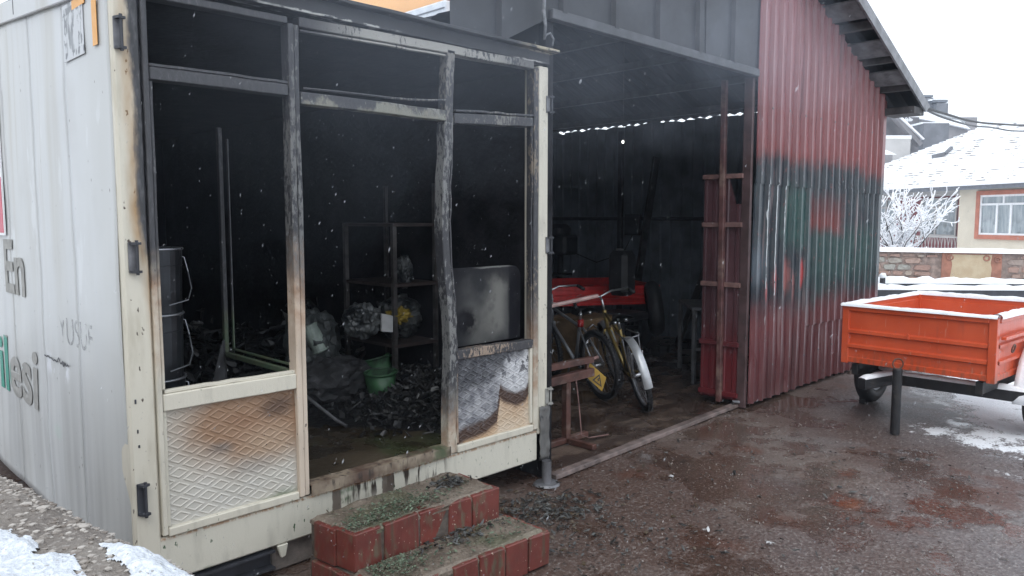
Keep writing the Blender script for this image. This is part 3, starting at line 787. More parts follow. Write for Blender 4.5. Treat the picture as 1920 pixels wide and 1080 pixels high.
# writing and signs on the side
def side_x(y, z):
    i = max(0, min(len(yb) - 2, sum(1 for k in yb if k <= y) - 1)); u = (y - yb[i]) / (yb[i + 1] - yb[i]); v = (z - .17) / (2.36 + .091 * y)
    return -.001 - .004 * math.sin(math.pi * u) - .006 * mnoise.noise(Vector((y * 1.6, v * 3, 2))) - .004 * mnoise.noise(Vector((y * 5, v * 9, 4)))
def text(s, name, m, y, z, h, yend, x=-.0125, offset=.0, parent=cab, depth=.0006, shear=0.):
    cu = D.curves.new(name, 'FONT'); cu.body = s; cu.size = 1.; cu.offset = offset; cu.extrude = .0; cu.shear = shear
    to = D.objects.new(name, cu); me = D.meshes.new_from_object(to); D.objects.remove(to); D.curves.remove(cu)
    hgt = max(v.co.y for v in me.vertices) or 1
    k = h / .73; q = MB()
    x0_, x1_ = min(v.co.x for v in me.vertices), max(v.co.x for v in me.vertices)
    q.v = [Vector((x, y - (v.co.x - x0_) / (x1_ - x0_) * (y - yend), z + v.co.y * k)) for v in me.vertices]; q.f = [tuple(p.vertices) for p in me.polygons]
    D.meshes.remove(me)
    for v in q.v: v.x = side_x(v.y, v.z) - (.0026 if m is M_GHOST2 else .0062)
    return q.build(name, m, parent, solid=depth)
text('En', 'lettering', M_GHOST, 1.894, 1.25, .30, 1.453, offset=.022)
text('ilesi', 'lettering', M_TEAL, 2.14, .672, .325, 1.305, offset=.022)
text('YUSUF', 'lettering', M_GHOST2, .88, 1.075, .13, .40, offset=.0)
sg = part('sign', M_SIGNWHITE, lambda q: q.box(-.016, 1.80, 1.56, -.0085, 2.9, 2.36), bevel=0)
bx('sign_panel', M_SIGNRED, -.0185, 1.815, 1.575, -.0162, 2.87, 1.88, parent=sg, bevel=0)
bx('sign_panel', M_SIGNWHITE, -.0205, 1.885, 1.635, -.0187, 2.82, 1.83, parent=sg, bevel=0)
bx('sign_panel', M_SIGNRED, -.0185, 1.815, 1.93, -.0162, 1.835, 2.33, parent=sg, bevel=0)
bx('tape_strip', M_TAPE, -.0135, .122, 2.325, -.0115, .175, 2.50, bevel=0); bx('tape_strip', M_TAPE, -.0135, .26, 2.508, -.0115, .42, 2.545, bevel=0)
part('sticker_residue', M_RESIDUE, lambda q: q.box(-.0132, .285, 2.315, -.0112, .555, 2.545), bevel=0)
# casement that swung inwards
ca = part('open_casement', frame_mat('casement_paint', 1.14, .08, .25, (.11, .11, .11), .2, base=(.05, .085, .055), chips=1.), lambda q: [q.box(.722, y0, z0, .745, y1, z1) for (y0, z0, y1, z1) in ((.075, .925, .75, .950), (.722, .950, .75, 2.12))], bevel=.003)
part('glazing_bead', MATS['casement_paint'], lambda q: [q.box(.750, y0, z0, .758, y1, z1) for (y0, z0, y1, z1) in ((.11, .960, .70, .972), (.680, .972, .698, 2.06))], parent=ca, bevel=.002)

# ------------------------------------------------------------------ things in the cabin
tag(part('smoked_panel', M_BOARD, lambda q: q.prism([(1.735, .085, .925), (2.30, .085, .925), (2.305, .085, 1.31), (2.29, .085, 1.345), (2.26, .085, 1.366), (2.21, .085, 1.374), (1.735, .085, 1.374)], (.0, .010, .0)), parent=None, bevel=.002), 'grey smoke stained sheet standing behind the lower right window', 'panel')
def pail(z, label):
    t = thing('pail', label, 'bucket', (.215, .34, z), 0, 'pails stacked inside the cabin window')
    MB().lathe([(0, 0), (.128, 0), (.131, .006), (.140, .305), (.136, .305), (.126, .012), (0, .012)], n=28).build('body', M_PAILS, t, local=True, smooth=False)
    MB().ring((0, 0, .307), (0, 0, 1), .141, .006, 32, 6).build('rim', M_PAILRIM, t, local=True, smooth=True)
    MB().ring((0, 0, .235), (0, 0, 1), .138, .003, 32, 6).build('hoop', M_PAILS, t, local=True, smooth=True)
    MB().tube([(.142, 0, .27), (.158, .0, .265), (.166, -.02, .20), (.15, -.09, .13), (.11, -.15, .085), (.02, -.17, .07)], .0028, 6).build('bail_handle', M_PAILRIM, t, local=True)
    return t
p0 = pail(1.213, 'topmost black pail of the stack inside the left window, wire handle hanging'); 
for z, l in ((.927, 'black pail second from the top of the stack inside the left window'), (.641, 'black pail third from the top of the stack, rim just above the window rail'), (.392, 'bottom black pail of the stack inside the left window, behind the embossed panel')):
    c = copy_tree(p0); c.location = (.215 + rnd.uniform(-.006, .006), .34, z); c.rotation_euler = (0, 0, rnd.uniform(-.2, .2)); c['label'] = l
# shelf unit
sh = thing('shelf_unit', 'rusty steel shelf rack behind the open doorway with rubbish on its boards', 'shelf', (2.2, 1.2, .392))
for (x, y) in ((2.04, 1.02), (2.04, 1.60), (2.40, 1.02), (2.40, 1.60)):
    MB().bar((x, y, .392), (x, y, 1.62 if x < 2.2 else 1.9), .03, .03).build('post', simple('shelf_post', (.05, .045, .044), .6, .5, 14.), sh)
for z in (.775, 1.19, 1.60): MB().box(2.03, 1.0, z, 2.405, 1.63, z + .022).build('shelf_board', simple('shelf_board', (.040, .028, .026), .6, .4), sh, bevel=.002)
def blobthing(name, m, c, r, label, cat, seed=0, amp=.35, fr=2.4, sq=(1, 1, 1), sub=4, group=None):
    q = MB().blob(c, r, seed, amp, fr, min(sub, 4), sq, True); return tag(q.build(name, m), label, cat, group)
blobthing('plastic_bag', M_BAG, (1.86, 1.15, .97), .12, 'crumpled white and black plastic bag left of the shelf post', 'bag', 3, .22, 3.6, sub=5)
blobthing('plastic_bag', M_BAG, (2.20, 1.12, 1.285), .075, 'small pointed clear bag on the upper shelf', 'bag', 8, .25, 3.4, (.8, .8, 1.5), sub=4)
blobthing('rag', M_YELLOWRAG, (2.10, 1.06, .99), .07, 'torn yellow rag on the middle shelf heap', 'rag', 5, .6, 3., (1.2, .8, .7))
blobthing('sack', M_BAG, (2.25, 1.25, .95), .17, 'pale crumpled sack behind the yellow rag', 'sack', 11, .22, 2.8, (1, .8, .9), sub=4)
blobthing('sack', M_ASH, (1.72, 1.32, .56), .24, 'dark slumped sack on the floor left of the green bucket', 'sack', 14, .2, 2.2, (1.3, .9, .7), sub=5)
blobthing('sack', simple('grey_sack', (.04, .045, .045), .6, .4), (1.66, 1.45, .80), .19, 'grey green bundle leaning behind the doorway', 'sack', 17, .2, 2.4, (1, .9, 1.2), sub=5)
tag(MB().add([Vector(q) for q in ((1.935, 1.02, .90), (2.01, 1.0, .89), (2.02, 1.01, 1.0), (1.945, 1.03, 1.02), (1.935, 1.035, .90), (2.01, 1.015, .89), (2.02, 1.025, 1.0), (1.945, 1.045, 1.02))], [(0, 1, 2, 3), (7, 6, 5, 4), (0, 4, 5, 1), (1, 5, 6, 2), (2, 6, 7, 3), (3, 7, 4, 0)]).build('paper_card', M_PAPER), 'scorched grey card beside the white plastic bag', 'card')
def canister(name, x, y, z, r, h, ax, m, label):
    t = thing(name, label, 'can', (x, y, z))
    q = MB(); q.lathe([(0, 0), (r, 0), (r, h), (r * .85, h + .01), (r * .85, h - .01), (0, h - .012)], (x, y, z), ax, 20); q.build('body', m, t)
    MB().ring(Vector((x, y, z)) + Vector(ax).normalized() * h, ax, r, .006, 20, 6).build('rim', m, t)
canister('can', 1.58, 1.35, .95, .055, .19, (.3, -.2, -.9), simple('pale_can', (.22, .26, .23), .45, .4), 'small pale green can tipped over in the rubbish heap')
def gbucket(x, y, z, s, label, rx=.1):
    t = thing('green_bucket', label, 'bucket', (x, y, z), 0, 'melted green buckets in the cabin')
    q = MB().lathe([(0, 0), (.10 * s, 0), (.135 * s, .25 * s), (.128 * s, .25 * s), (.095 * s, .012), (0, .012)], n=24)
    for i, v in enumerate(q.v):
        v.x += .02 * mnoise.noise(Vector((v.x * 9, v.y * 9, v.z * 7 + x))); v.z += .035 * mnoise.noise(Vector((v.x * 12, v.y * 12, 3))) * (v.z / .25)
    q.build('body', M_GREENPL, t, local=True, smooth=True)
    MB().ring((0, 0, .247 * s), (0, 0, 1), .136 * s, .008, 24, 6).build('rim', M_GREENPL, t, local=True, smooth=True)
    t.rotation_euler = (rx, -.06, 0)
gbucket(1.93, 1.02, .43, .80, 'melted green plastic bucket standing in the charred heap', .02)
gbucket(2.08, 1.22, .46, .85, 'second green bucket half hidden behind the front one', -.3)
# heap of charred rubbish
def junk(n, fn, smin, smax, seed, crumple=.35):
    r = random.Random(seed); q = MB()
    for i in range(n):
        c = Vector(fn(r)); s = r.uniform(smin, smax); k = r.random()
        rot = Matrix.Rotation(r.uniform(0, 6.3), 3, 'Z') @ Matrix.Rotation(r.uniform(-1, 1), 3, 'X') @ Matrix.Rotation(r.uniform(-1, 1), 3, 'Y')
        d = Vector((s, s * r.uniform(.25, .8), s * r.uniform(.05, .35))) if k < .75 else Vector((s * r.uniform(1.5, 3), s * .14, s * .14))
        cs = [Vector((a * d.x, b * d.y, e * d.z)) + Vector((r.uniform(-1, 1), r.uniform(-1, 1), r.uniform(-1, 1))) * s * crumple for a, b, e in ((-1, -1, -1), (1, -1, -1), (1, 1, -1), (-1, 1, -1), (-1, -1, 1), (1, -1, 1), (1, 1, 1), (-1, 1, 1))]
        cs = [c + rot @ v for v in cs]; q.hexa(cs[:4], cs[4:])
    return q
def heap(r):
    a, b = r.gauss(0, .5), r.gauss(0, .45)
    x, y = 2.02 + a * .38 + b * .12, .95 + b * .65
    x = min(2.36, max(1.0, x)); y = max(.25, y)
    hh = .02 + max(0, .22 * math.exp(-((x - 2.2) / .38) ** 2 - ((y - 1.0) / .5) ** 2))
    return (x, y, .40 + hh * r.random() ** .5)
def hz_(x, y):
    b = .19 * math.exp(-((x - 2.25) / .36) ** 2 - ((y - .95) / .55) ** 2) + .10 * math.exp(-((x - 1.8) / .4) ** 2 - ((y - 1.5) / .5) ** 2)
    return .385 + b * (1 + .5 * fbm(x * 4, y * 4)) + min(1, b * 14) * (.035 * mnoise.noise(Vector((x * 9, y * 9, 2))) + .03 * mnoise.noise(Vector((x * 21, y * 21, 5))) + .02 * mnoise.noise(Vector((x * 47, y * 47, 5))))
kind(MB().grid(lambda u, v: (1.0 + 1.39 * u, .12 + 2.4 * v, hz_(1.0 + 1.39 * u, .12 + 2.4 * v)), 130, 150).build('ash_heap', M_DEBRIS, fix=False), 'stuff', 'black heap of ash and charred plastic in the cabin')
kind(junk(2200, heap, .004, .024, 5).build('charred_rubbish', M_DEBRIS), 'stuff', 'heap of charred rubbish on the wet cabin floor')
def heap2(r): 
    x = r.uniform(.5, 2.3); y = r.uniform(1.6, 3.4)
    return (x, y, .40 + .55 * r.random() * max(0, fbm(x * 2, y * 2) + .6))
kind(junk(1500, heap2, .012, .05, 9).build('charred_rubbish', M_DEBRIS), 'stuff', 'burnt rubbish piled at the back of the cabin')
tag(MB().tube([(1.35, 1.0, .56), (1.42, .78, .44), (1.44, .70, .415)], .010, 8).build('pipe', M_GREYSTEEL), 'thin grey pipe lying on the wet cabin floor', 'pipe')
tag(MB().prism([(.50, .66, .392), (.72, .70, .392), (.70, .70, 1.02)], (.02, .02, 0)).build('scrap_sheet', M_ASH), 'dark triangular scrap sheet leaning below the swung casement', 'sheet')

# ------------------------------------------------------------------ corrugated shed
shed = thing('corrugated_shed', 'red corrugated metal shed with an open front and a painted gable wall', 'shed', (5.3, 0, 0))
RIDGE, ZR, SL = 5.5, 3.982, .384
def roofz(x): return ZR - SL * (x - RIDGE) if x > RIDGE else ZR - .335 * (RIDGE - x)
def gabletop(x): return max(roofz(x) - .02, 3.45 + .03 * mnoise.noise(Vector((x * 3, 1, 1)))) if x < 4.2 else roofz(x) - .02
def ribprof(x0, x1, pitch=.166, top=.020, base=.046, dep=.030, ph=0.):
    pts = [(x0, 0.)]
    k = math.ceil((x0 - ph) / pitch); c = ph + k * pitch
    while c < x1:
        for dx, d in ((-base / 2, 0), (-top / 2, dep), (top / 2, dep), (base / 2, 0)):
            if x0 < c + dx < x1: pts.append((c + dx, d))
        c += pitch
    pts.append((x1, 0.)); return pts
def sheet(prof, place, zlo, zhi, nz=10, wob=.006, seed=0.):    # prof (u, d); place(u, d, z)->point; zlo/zhi functions of u
    q = MB(); n = len(prof)
    for j in range(nz + 1):
        for u, d in prof:
            z = zlo(u) + (zhi(u) - zlo(u)) * j / nz
            q.v.append(Vector(place(u, d + wob * mnoise.noise(Vector((u * .9 + seed, z * 1.1, seed))), z)))
    for j in range(nz):
        for i in range(n - 1): a = j * n + i; q.f.append((a, a + 1, a + n + 1, a + n))
    return q
front = lambda off: (lambda u, d, z: (u, off - d, z))
cuts = [5.075, 5.785, 6.615, 7.445, 8.105]
for i in range(4):
    a, b = cuts[i], cuts[i + 1] + (.03 if i < 3 else 0)
    lo = .03 if i != 1 else .02
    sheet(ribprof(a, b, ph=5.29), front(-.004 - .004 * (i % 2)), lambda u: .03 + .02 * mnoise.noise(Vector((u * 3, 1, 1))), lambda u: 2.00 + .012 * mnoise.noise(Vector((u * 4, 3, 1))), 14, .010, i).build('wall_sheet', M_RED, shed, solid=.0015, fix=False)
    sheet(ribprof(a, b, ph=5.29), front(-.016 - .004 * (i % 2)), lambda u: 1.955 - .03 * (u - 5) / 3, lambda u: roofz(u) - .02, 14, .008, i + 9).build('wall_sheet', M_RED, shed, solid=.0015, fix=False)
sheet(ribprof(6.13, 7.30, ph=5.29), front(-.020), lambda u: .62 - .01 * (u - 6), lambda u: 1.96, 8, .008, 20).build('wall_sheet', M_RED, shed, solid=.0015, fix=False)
for i, (a, b) in enumerate(((1.68, 2.62), (2.60, 3.44), (3.42, 4.26), (4.24, 5.10))):
    sheet(ribprof(a, b, pitch=.52, ph=3.09, top=.035, base=.06), front(.0 - .004 * (i % 2)), lambda u: 2.66 if u < 2.5 else 2.895, gabletop, 8, .008, i + 30).build('gable_sheet', M_GABLE, shed, solid=.0015, fix=False)
bx('header_beam', simple('sooty_steel', (.06, .062, .068), .55, .3), 2.46, -.03, 2.845, 5.072, .03, 2.905, shed)
bx('door_post', M_SOOT, 2.470, .03, 0, 2.535, .10, 2.84, shed); bx('door_post', simple('brown_post', (.075, .045, .045), .5, .3), 5.03, .005, 0, 5.068, .085, 2.84, shed)
q = MB()
for zz in (.35, 1.1, 1.98, 2.6):
    for k in range(18):
        xx = 5.29 + .166 * k
        if xx < 8.05 and (k + int(zz * 10)) % 2 == 0: q.lathe([(0, .006), (.009, .004), (.011, 0)], (xx, -.036 - (.014 if zz > 1.97 else 0) - (.012 if 6.13 < xx < 7.3 and .62 < zz < 1.96 else 0), zz + rnd.uniform(-.02, .02)), (0, -1, 0), 7)
q.build('screws', M_GREYSTEEL, shed)['kind'] = 'stuff'
# lining: right, left and back walls
side = lambda u, d, z: (8.09 - d * -1, u, z)
for i in range(8):
    a, b = .03 + i * .81, .03 + (i + 1) * .81 + .02
    sheet(ribprof(a, min(b, 6.5), ph=.1), lambda u, d, z: (8.07 + d, u, z), lambda u: -.04, lambda u: 2.993 + .06 * mnoise.noise(Vector((u * 7, 0, 0))), 6, .006, i).build('wall_sheet', M_SHEETIN, shed, solid=.0015, fix=False)
bx('left_wall', M_GABLE, 2.475, .1, 0, 2.49, 6.5, 2.88, shed, 0)
for i in range(7):
    a, b = 2.49 + i * .80, 2.49 + (i + 1) * .80 + .015
    sheet(ribprof(a, min(b, 8.06), ph=.1), lambda u, d, z: (u, 6.5 + d, z), lambda u: -.04, lambda u: roofz(u) - .03, 6, .006, i).build('wall_sheet', M_SHEETIN, shed, solid=.0015, fix=False)
# roof: corrugated sheets on purlins, gap over the right wall
def roofsheet(xa, xb, ya, yb_, seed):
    prof = []
    y = ya
    while y < yb_ - 1e-6:
        prof.append((y, .014 * math.sin(2 * math.pi * y / .146))); y += .0365
    prof.append((yb_, .014 * math.sin(2 * math.pi * yb_ / .146)))
    q = MB(); n = len(prof); nx = 8
    for j in range(nx + 1):
        x = xa + (xb - xa) * j / nx
        for y, d in prof: q.v.append(Vector((x, y, roofz(x) + .035 + d + .006 * mnoise.noise(Vector((x, y, seed))))))
    for j in range(nx):
        for i in range(n - 1): a = j * n + i; q.f.append((a, a + 1, a + n + 1, a + n))
    return q
yr = [-.36, .62, 1.60, 2.58, 3.56, 4.54, 5.52, 6.62]
for i in range(7):
    roofsheet(RIDGE, 8.42 if i == 0 else 8.12, yr[i], yr[i + 1] + .03, i).build('roof_sheet', M_ROOFU, shed, solid=.002, fix=False)
    roofsheet(1.62, RIDGE, max(.03, yr[i]), yr[i + 1] + .03, i + 10).build('roof_sheet', M_ROOFU, shed, solid=.002, fix=False)
MB().hexa([(RIDGE + .1, -.372, roofz(RIDGE + .1) - .06), (RIDGE + .1, -.352, roofz(RIDGE + .1) - .06), (8.30, -.352, roofz(8.30) - .07), (8.30, -.372, roofz(8.30) - .07)], [(RIDGE + .1, -.372, roofz(RIDGE + .1) + .055), (RIDGE + .1, -.352, roofz(RIDGE + .1) + .055), (8.43, -.352, roofz(8.43) + .055), (8.43, -.372, roofz(8.43) + .055)]).build('barge_board', M_GREYSTEEL, shed)
for x in (5.6, 6.15, 6.7, 7.3, 7.85):
    MB().hexa([(x - .03, -.35, roofz(x) - .055), (x + .03, -.35, roofz(x) - .055), (x + .03, 6.6, roofz(x) - .055), (x - .03, 6.6, roofz(x) - .055)], [(x - .03, -.35, roofz(x - .03) + .012), (x + .03, -.35, roofz(x + .03) + .012), (x + .03, 6.6, roofz(x + .03) + .012), (x - .03, 6.6, roofz(x - .03) + .012)]).build('purlin', M_TIMBER, shed)
for x in (5.75, 6.40, 7.05, 7.6):                              # scraps of board between the purlins
    MB().hexa([(x - .14, -.34, roofz(x - .14) - .05), (x + .14, -.34, roofz(x + .14) - .05), (x + .13, -.02, roofz(x + .13) - .05), (x - .13, -.02, roofz(x - .13) - .05)], [(x - .14, -.34, roofz(x - .14) - .035), (x + .14, -.34, roofz(x + .14) - .035), (x + .13, -.02, roofz(x + .13) - .035), (x - .13, -.02, roofz(x - .13) - .035)]).build('soffit_board', simple('soffit_board_%d' % (int(x * 10) % 2), ((.10, .10, .105), (.22, .22, .22))[int(x * 10) % 2], .8, .4), shed)
bx('eave_board', M_TIMBER, 8.0, -.34, 2.80, 8.33, -.02, 2.875, shed)
bx('wall_rail', M_DARKSTEEL, 8.03, .1, 1.63, 8.066, 6.4, 1.68, shed)
bx('wall_post', M_DARKSTEEL, 8.0, 3.57, 0, 8.06, 3.64, 2.92, shed); bx('wall_post', M_DARKSTEEL, 8.0, 6.3, 0, 8.06, 6.37, 2.92, shed)
for yy in (4.6,): MB().bar((2.5, yy, 2.95), (8.05, yy, 2.9), .06, .06).build('tie_beam', M_DARKSTEEL, shed)
MB().hexa([(2.50, -.045, .0), (2.50, .03, .0), (5.07, .13, .0), (5.07, .06, .0)], [(2.50, -.040, .030), (2.50, .025, .030), (5.07, .125, .030), (5.07, .065, .030)]).build('door_track', simple('track_steel', (.15, .115, .105), .5, .4, 10.), shed, bevel=.004)
# door leaf folded inwards
dl = thing('shed_door', 'dark red steel door leaf folded back inside the right of the shed opening', 'door', (5.06, .06, 0))
def leafx(y): return 5.045 + .04 * math.sin((y - .05) * 7)
prof = ribprof(.075, .43, pitch=.115, top=.03, base=.05, dep=.018, ph=.12)
sheet(prof, lambda u, d, z: (5.055 - d * .6 + .02 * (u - .2), u, z), lambda u: .05, lambda u: 2.0 if u > .2 else 1.78, 10, .004, 3).build('door_sheet', M_DOORLEAF, dl, solid=.0015, fix=False)
for z in (2.02, 1.60, 1.075, .55, .10):
    MB().bar((5.03, .07, z), (5.03, .455, z), .04, .042).build('door_rail', M_DOORRAIL if z > .6 else M_DOORLEAF, dl, bevel=.003)
MB().bar((5.0, .235, .03), (5.0, .255, 2.84), .045, .045, (0, 1, 0)).build('door_stile', simple('stile_rust', (.10, .045, .042), .5, .4, 10., dirt=(.2, .13, .11)), dl, bevel=.003)
MB().bar((5.06, .44, .05), (5.06, .44, 2.04), .03, .03, (0, 1, 0)).build('door_stile', M_DOORLEAF, dl, bevel=.003)
MB().tube([(5.0, .10, .02), (4.97, .08, .06), (5.02, .05, .05)], .015, 6).build('door_roller', M_GREYSTEEL, dl)

# ------------------------------------------------------------------ things inside the shed
def trailer(name, label, loc, rot, W, L, zb, zt, m, snow, wheels=True, chassis=True):
    t = thing(name, label, 'trailer', loc, rot)
    # local: x = depth away from the near face, y = -width to the right of it
    h = zt - zb
    def P(n, mm, fn, bev=.003, **k):
        q = MB(); fn(q); return q.build(n, mm, t, bevel=bev, local=True, **k)
    def side_panel(name2, p0, dx, L2, out):                    # p0 corner, dx direction, out = outward normal
        p0, dx, out = Vector(p0), Vector(dx), Vector(out); up = Vector((0, 0, 1))
        prof = [(.0, .0), (.075, 0), (.085, -.010), (.40, -.010), (.42, .012), (.47, .012), (.49, -.010), (.66, -.010), (.68, .012), (.73, .012), (.75, -.010), (.90, -.010), (.915, 0), (1., 0)]
        prof = [(1 - a, b) for a, b in prof][::-1]
        q = MB()
        for side_ in (0, .025):
            o = len(q.v)
            for a, b in prof:
                for u in (0, 1): q.v.append(p0 + dx * L2 * u + up * h * a + out * (b - side_))
            for i in range(len(prof) - 1): q.f.append((o + 2 * i, o + 2 * i + 1, o + 2 * i + 3, o + 2 * i + 2))
        n = 2 * len(prof)
        q.f += [(0, 1, n + 1, n), (n - 2, n - 1, 2 * n - 1, 2 * n - 2)]
        return q.build(name2, m, t, local=True)
    side_panel('front_panel', (0, -.05, zb), (0, -1, 0), W - .1, (-1, 0, 0)); side_panel('tail_panel', (L, -.05, zb), (0, -1, 0), W - .1, (1, 0, 0))
    side_panel('side_panel', (.05, 0, zb), (1, 0, 0), L - .1, (0, 1, 0)); side_panel('side_panel', (.05, -W, zb), (1, 0, 0), L - .1, (0, -1, 0))
    for (x, y) in ((0, 0), (0, -W), (L, 0), (L, -W)):
        sx = .05 if x == 0 else -.05; sy = -.05 if y == 0 else .05
        P('corner_post', m, lambda q: q.box(min(x, x + sx) - (.006 if x == 0 else 0), min(y, y + sy) - (.006 if y < 0 else 0), zb - .012, max(x, x + sx), max(y, y + sy) + (.006 if y == 0 else 0), zt + .004))
    P('bed', m, lambda q: q.box(.02, -W + .02, zb + .005, L - .02, -.02, zb + .03))
    P('top_rim', m, lambda q: [q.box(-.012, -W + .05, zt - .035, .0, -.05, zt + .002), q.box(.05, -W - .012, zt - .035, L - .05, -W, zt + .002)])
    P('bead_clip', m, lambda q: q.box(-.022, -.46 * W, zb + h * .52, -.008, -.475 * W, zb + h * .62))
    P('side_rail', m, lambda q: q.box(.06, -W - .045, zb + h * .66, .8, -W - .012, zb + h * .71))
    P('tie_ring', M_RUSTY, lambda q: q.ring((.28, -W - .03, zb + h * .48), (0, 1, .2), .03, .006, 16, 6), 0)
    if snow:
        def ridge(q, a, b, wd, th):
            a, b = Vector(a), Vector(b); d = (b - a).normalized(); sd = d.cross(Vector((0, 0, 1)))
            n = 40
            def fn(u, v):
                p = a + (b - a) * u; k = v * math.pi
                e = 1 + .35 * mnoise.noise(p * 7) + .2 * mnoise.noise(p * 19)
                return p + sd * math.cos(k) * wd * .5 * (1 + .2 * mnoise.noise(p * 11)) + Vector((0, 0, math.sin(k) ** .7 * th * e - .002))
            q.grid(fn, n, 8)
        P('snow_cap', M_SNOW, lambda q: (ridge(q, (0, .01, zt + .004), (0, -W - .01, zt + .004), .065, .024), ridge(q, (0, 0, zt + .004), (L, 0, zt + .004), .065, .026), ridge(q, (0, -W, zt + .004), (L, -W, zt + .004), .07, .034), ridge(q, (L, 0, zt + .004), (L, -W, zt + .004), .07, .034)), 0, smooth=True)
        P('snow_fill', M_SNOW, lambda q: q.grid(lambda u, v: (.03 + (L - .06) * u, -.03 - (W - .06) * v, zb + .10 + .05 * mnoise.noise(Vector((u * 5, v * 5, 2))) + .10 * max(0, u - .4)), 24, 18), 0, smooth=True, solid=.03)
        fe = P('mudguard', m, lambda q: q.grid(lambda u, v: (.36 + .36 * math.cos(math.pi * (1 - u)) + .40, -W - .01 - .22 * v, .26 + .36 * math.sin(math.pi * u)), 16, 2), 0, solid=.006, smooth=True)
        MB().grid(lambda u, v: (.40 * math.cos(math.pi * (1 - u)) + .76, -W - .02 - .21 * v, .27 + (.385 + .06 * math.sin(math.pi * u) + .02 * mnoise.noise(Vector((u * 6, v * 4, 3)))) * math.sin(math.pi * u)), 20, 6).build('snow_cap', M_SNOW, fe, local=True, solid=.03, smooth=True)
    if wheels:
        for y in (.075, -W - .10):
            wq = P('wheel', M_BLACK, lambda q: q.ring((.74 if snow else .75, y, .255), (0, 1, 0), .19, .068, 32, 10, 1.0), 0, smooth=True)
            MB().lathe([(0, -.03), (.06, -.03), (.08, -.02), (.125, -.045), (.14, -.05), (.14, .05), (.125, .045), (.08, .02), (.06, .03), (0, .03)], (.74, y, .255), (0, 1, 0), 20).build('rim', M_GREYSTEEL, wq, local=True)
    if chassis:
        P('chassis', M_BLACKSTEEL, lambda q: [q.bar((.02, -.10, zb - .06), (L, -.10, zb - .06), .05, .09), q.bar((.02, -W + .10, zb - .06), (L, -W + .10, zb - .06), .05, .09), q.bar((.74, .05, .255), (.74, -W - .05, .255), .05, .05)])
    return t, P
ot, P = trailer('orange_trailer', 'orange box trailer with snow on its rims, standing beside the shed gable', (5.33, -.70, 0), -.085, 1.12, 1.46, .478, .938, M_ORANGE, True)
def barsnow(q, a, b, wd, th):
    a, b = Vector(a), Vector(b); d = (b - a).normalized(); sd = d.cross(Vector((0, 0, 1)))
    def fn(u, v):
        p = a + (b - a) * u; k = v * math.pi; e = (1 + .4 * mnoise.noise(p * 6) + .2 * mnoise.noise(p * 17)) * min(1, 8 * u + .3, 8 * (1 - u) + .3)
        return p + sd * math.cos(k) * wd * .5 + Vector((0, 0, math.sin(k) ** .7 * th * e - .002))
    q.grid(fn, 36, 6)
# drawbar frame lying under the front edge
db = thing('drawbar', 'black forked steel drawbar with snow on it, under the front of the orange trailer', 'drawbar', (5.6, -1.0, .2))
J = Vector((5.60, -1.02, .335)); segs = ((J, Vector((5.98, -.66, .34))), (J, Vector((5.24, -.90, .325))), (J, Vector((5.62, -2.35, .325))))
for a, b in segs: MB().bar(a, b, .07, .085).build('bar', M_BLACKSTEEL, db, bevel=.004)
q = MB()
for a, b in segs: barsnow(q, a + Vector((0, 0, .043)), b + Vector((0, 0, .043)), .07, .032)
barsnow(q, J + Vector((.03, .03, .045)), J + Vector((.22, -.08, .05)), .07, .05)
q.build('snow_cap', M_SNOW, db, smooth=True)
MB().bar((5.60, -1.05, .01), (5.60, -1.05, .30), .05, .05).build('prop_leg', M_BLACKSTEEL, db)
MB().bar((5.96, -.66, .0), (5.96, -.66, .30), .05, .05).build('prop_leg', M_BLACKSTEEL, db)
trailer('red_trailer', 'dark red box trailer parked deep inside the shed', (5.55, 1.55, 0), 1.02, .0 + 1.35, 1.3, .645, .865, M_REDTR, False, True, True)[0].location = (5.45, 2.66, 0)

_f = Vector((5.45, 2.66, 0)); _n = Vector((-math.cos(1.02), -math.sin(1.02), 0)); _a = Vector((math.sin(1.02), -math.cos(1.02), 0))
def _rt(px, py):
    d = (FWD * math.cos(PITCH) - Vector((0, 0, 1)) * math.sin(PITCH)) + RGT * (px - 960) / 1420 - (Vector((0, 0, 1)) * math.cos(PITCH) + FWD * math.sin(PITCH)) * (py - 540) / 1420
    return CAM + d * ((_f - CAM).dot(_n) / d.dot(_n)) + _n * .018
_p = _rt(1035, 569)
_rtr = D.objects['red_trailer']; q = MB()
for (u0, u1, z0, z1) in ((0, .010, 0, .062), (.011, .038, 0, .011)): q.prism([_p + _a * u0 + Vector((0, 0, z0)), _p + _a * u1 + Vector((0, 0, z0)), _p + _a * u1 + Vector((0, 0, z1)), _p + _a * u0 + Vector((0, 0, z1))], _n * -.002)
_rm = _rtr.matrix_basis.copy(); _rm = Matrix.Translation(_f) @ Matrix.Rotation(1.02, 4, 'Z'); q.xform(_rm.inverted())
q.build('lettering', M_SIGNWHITE, _rtr, local=True)

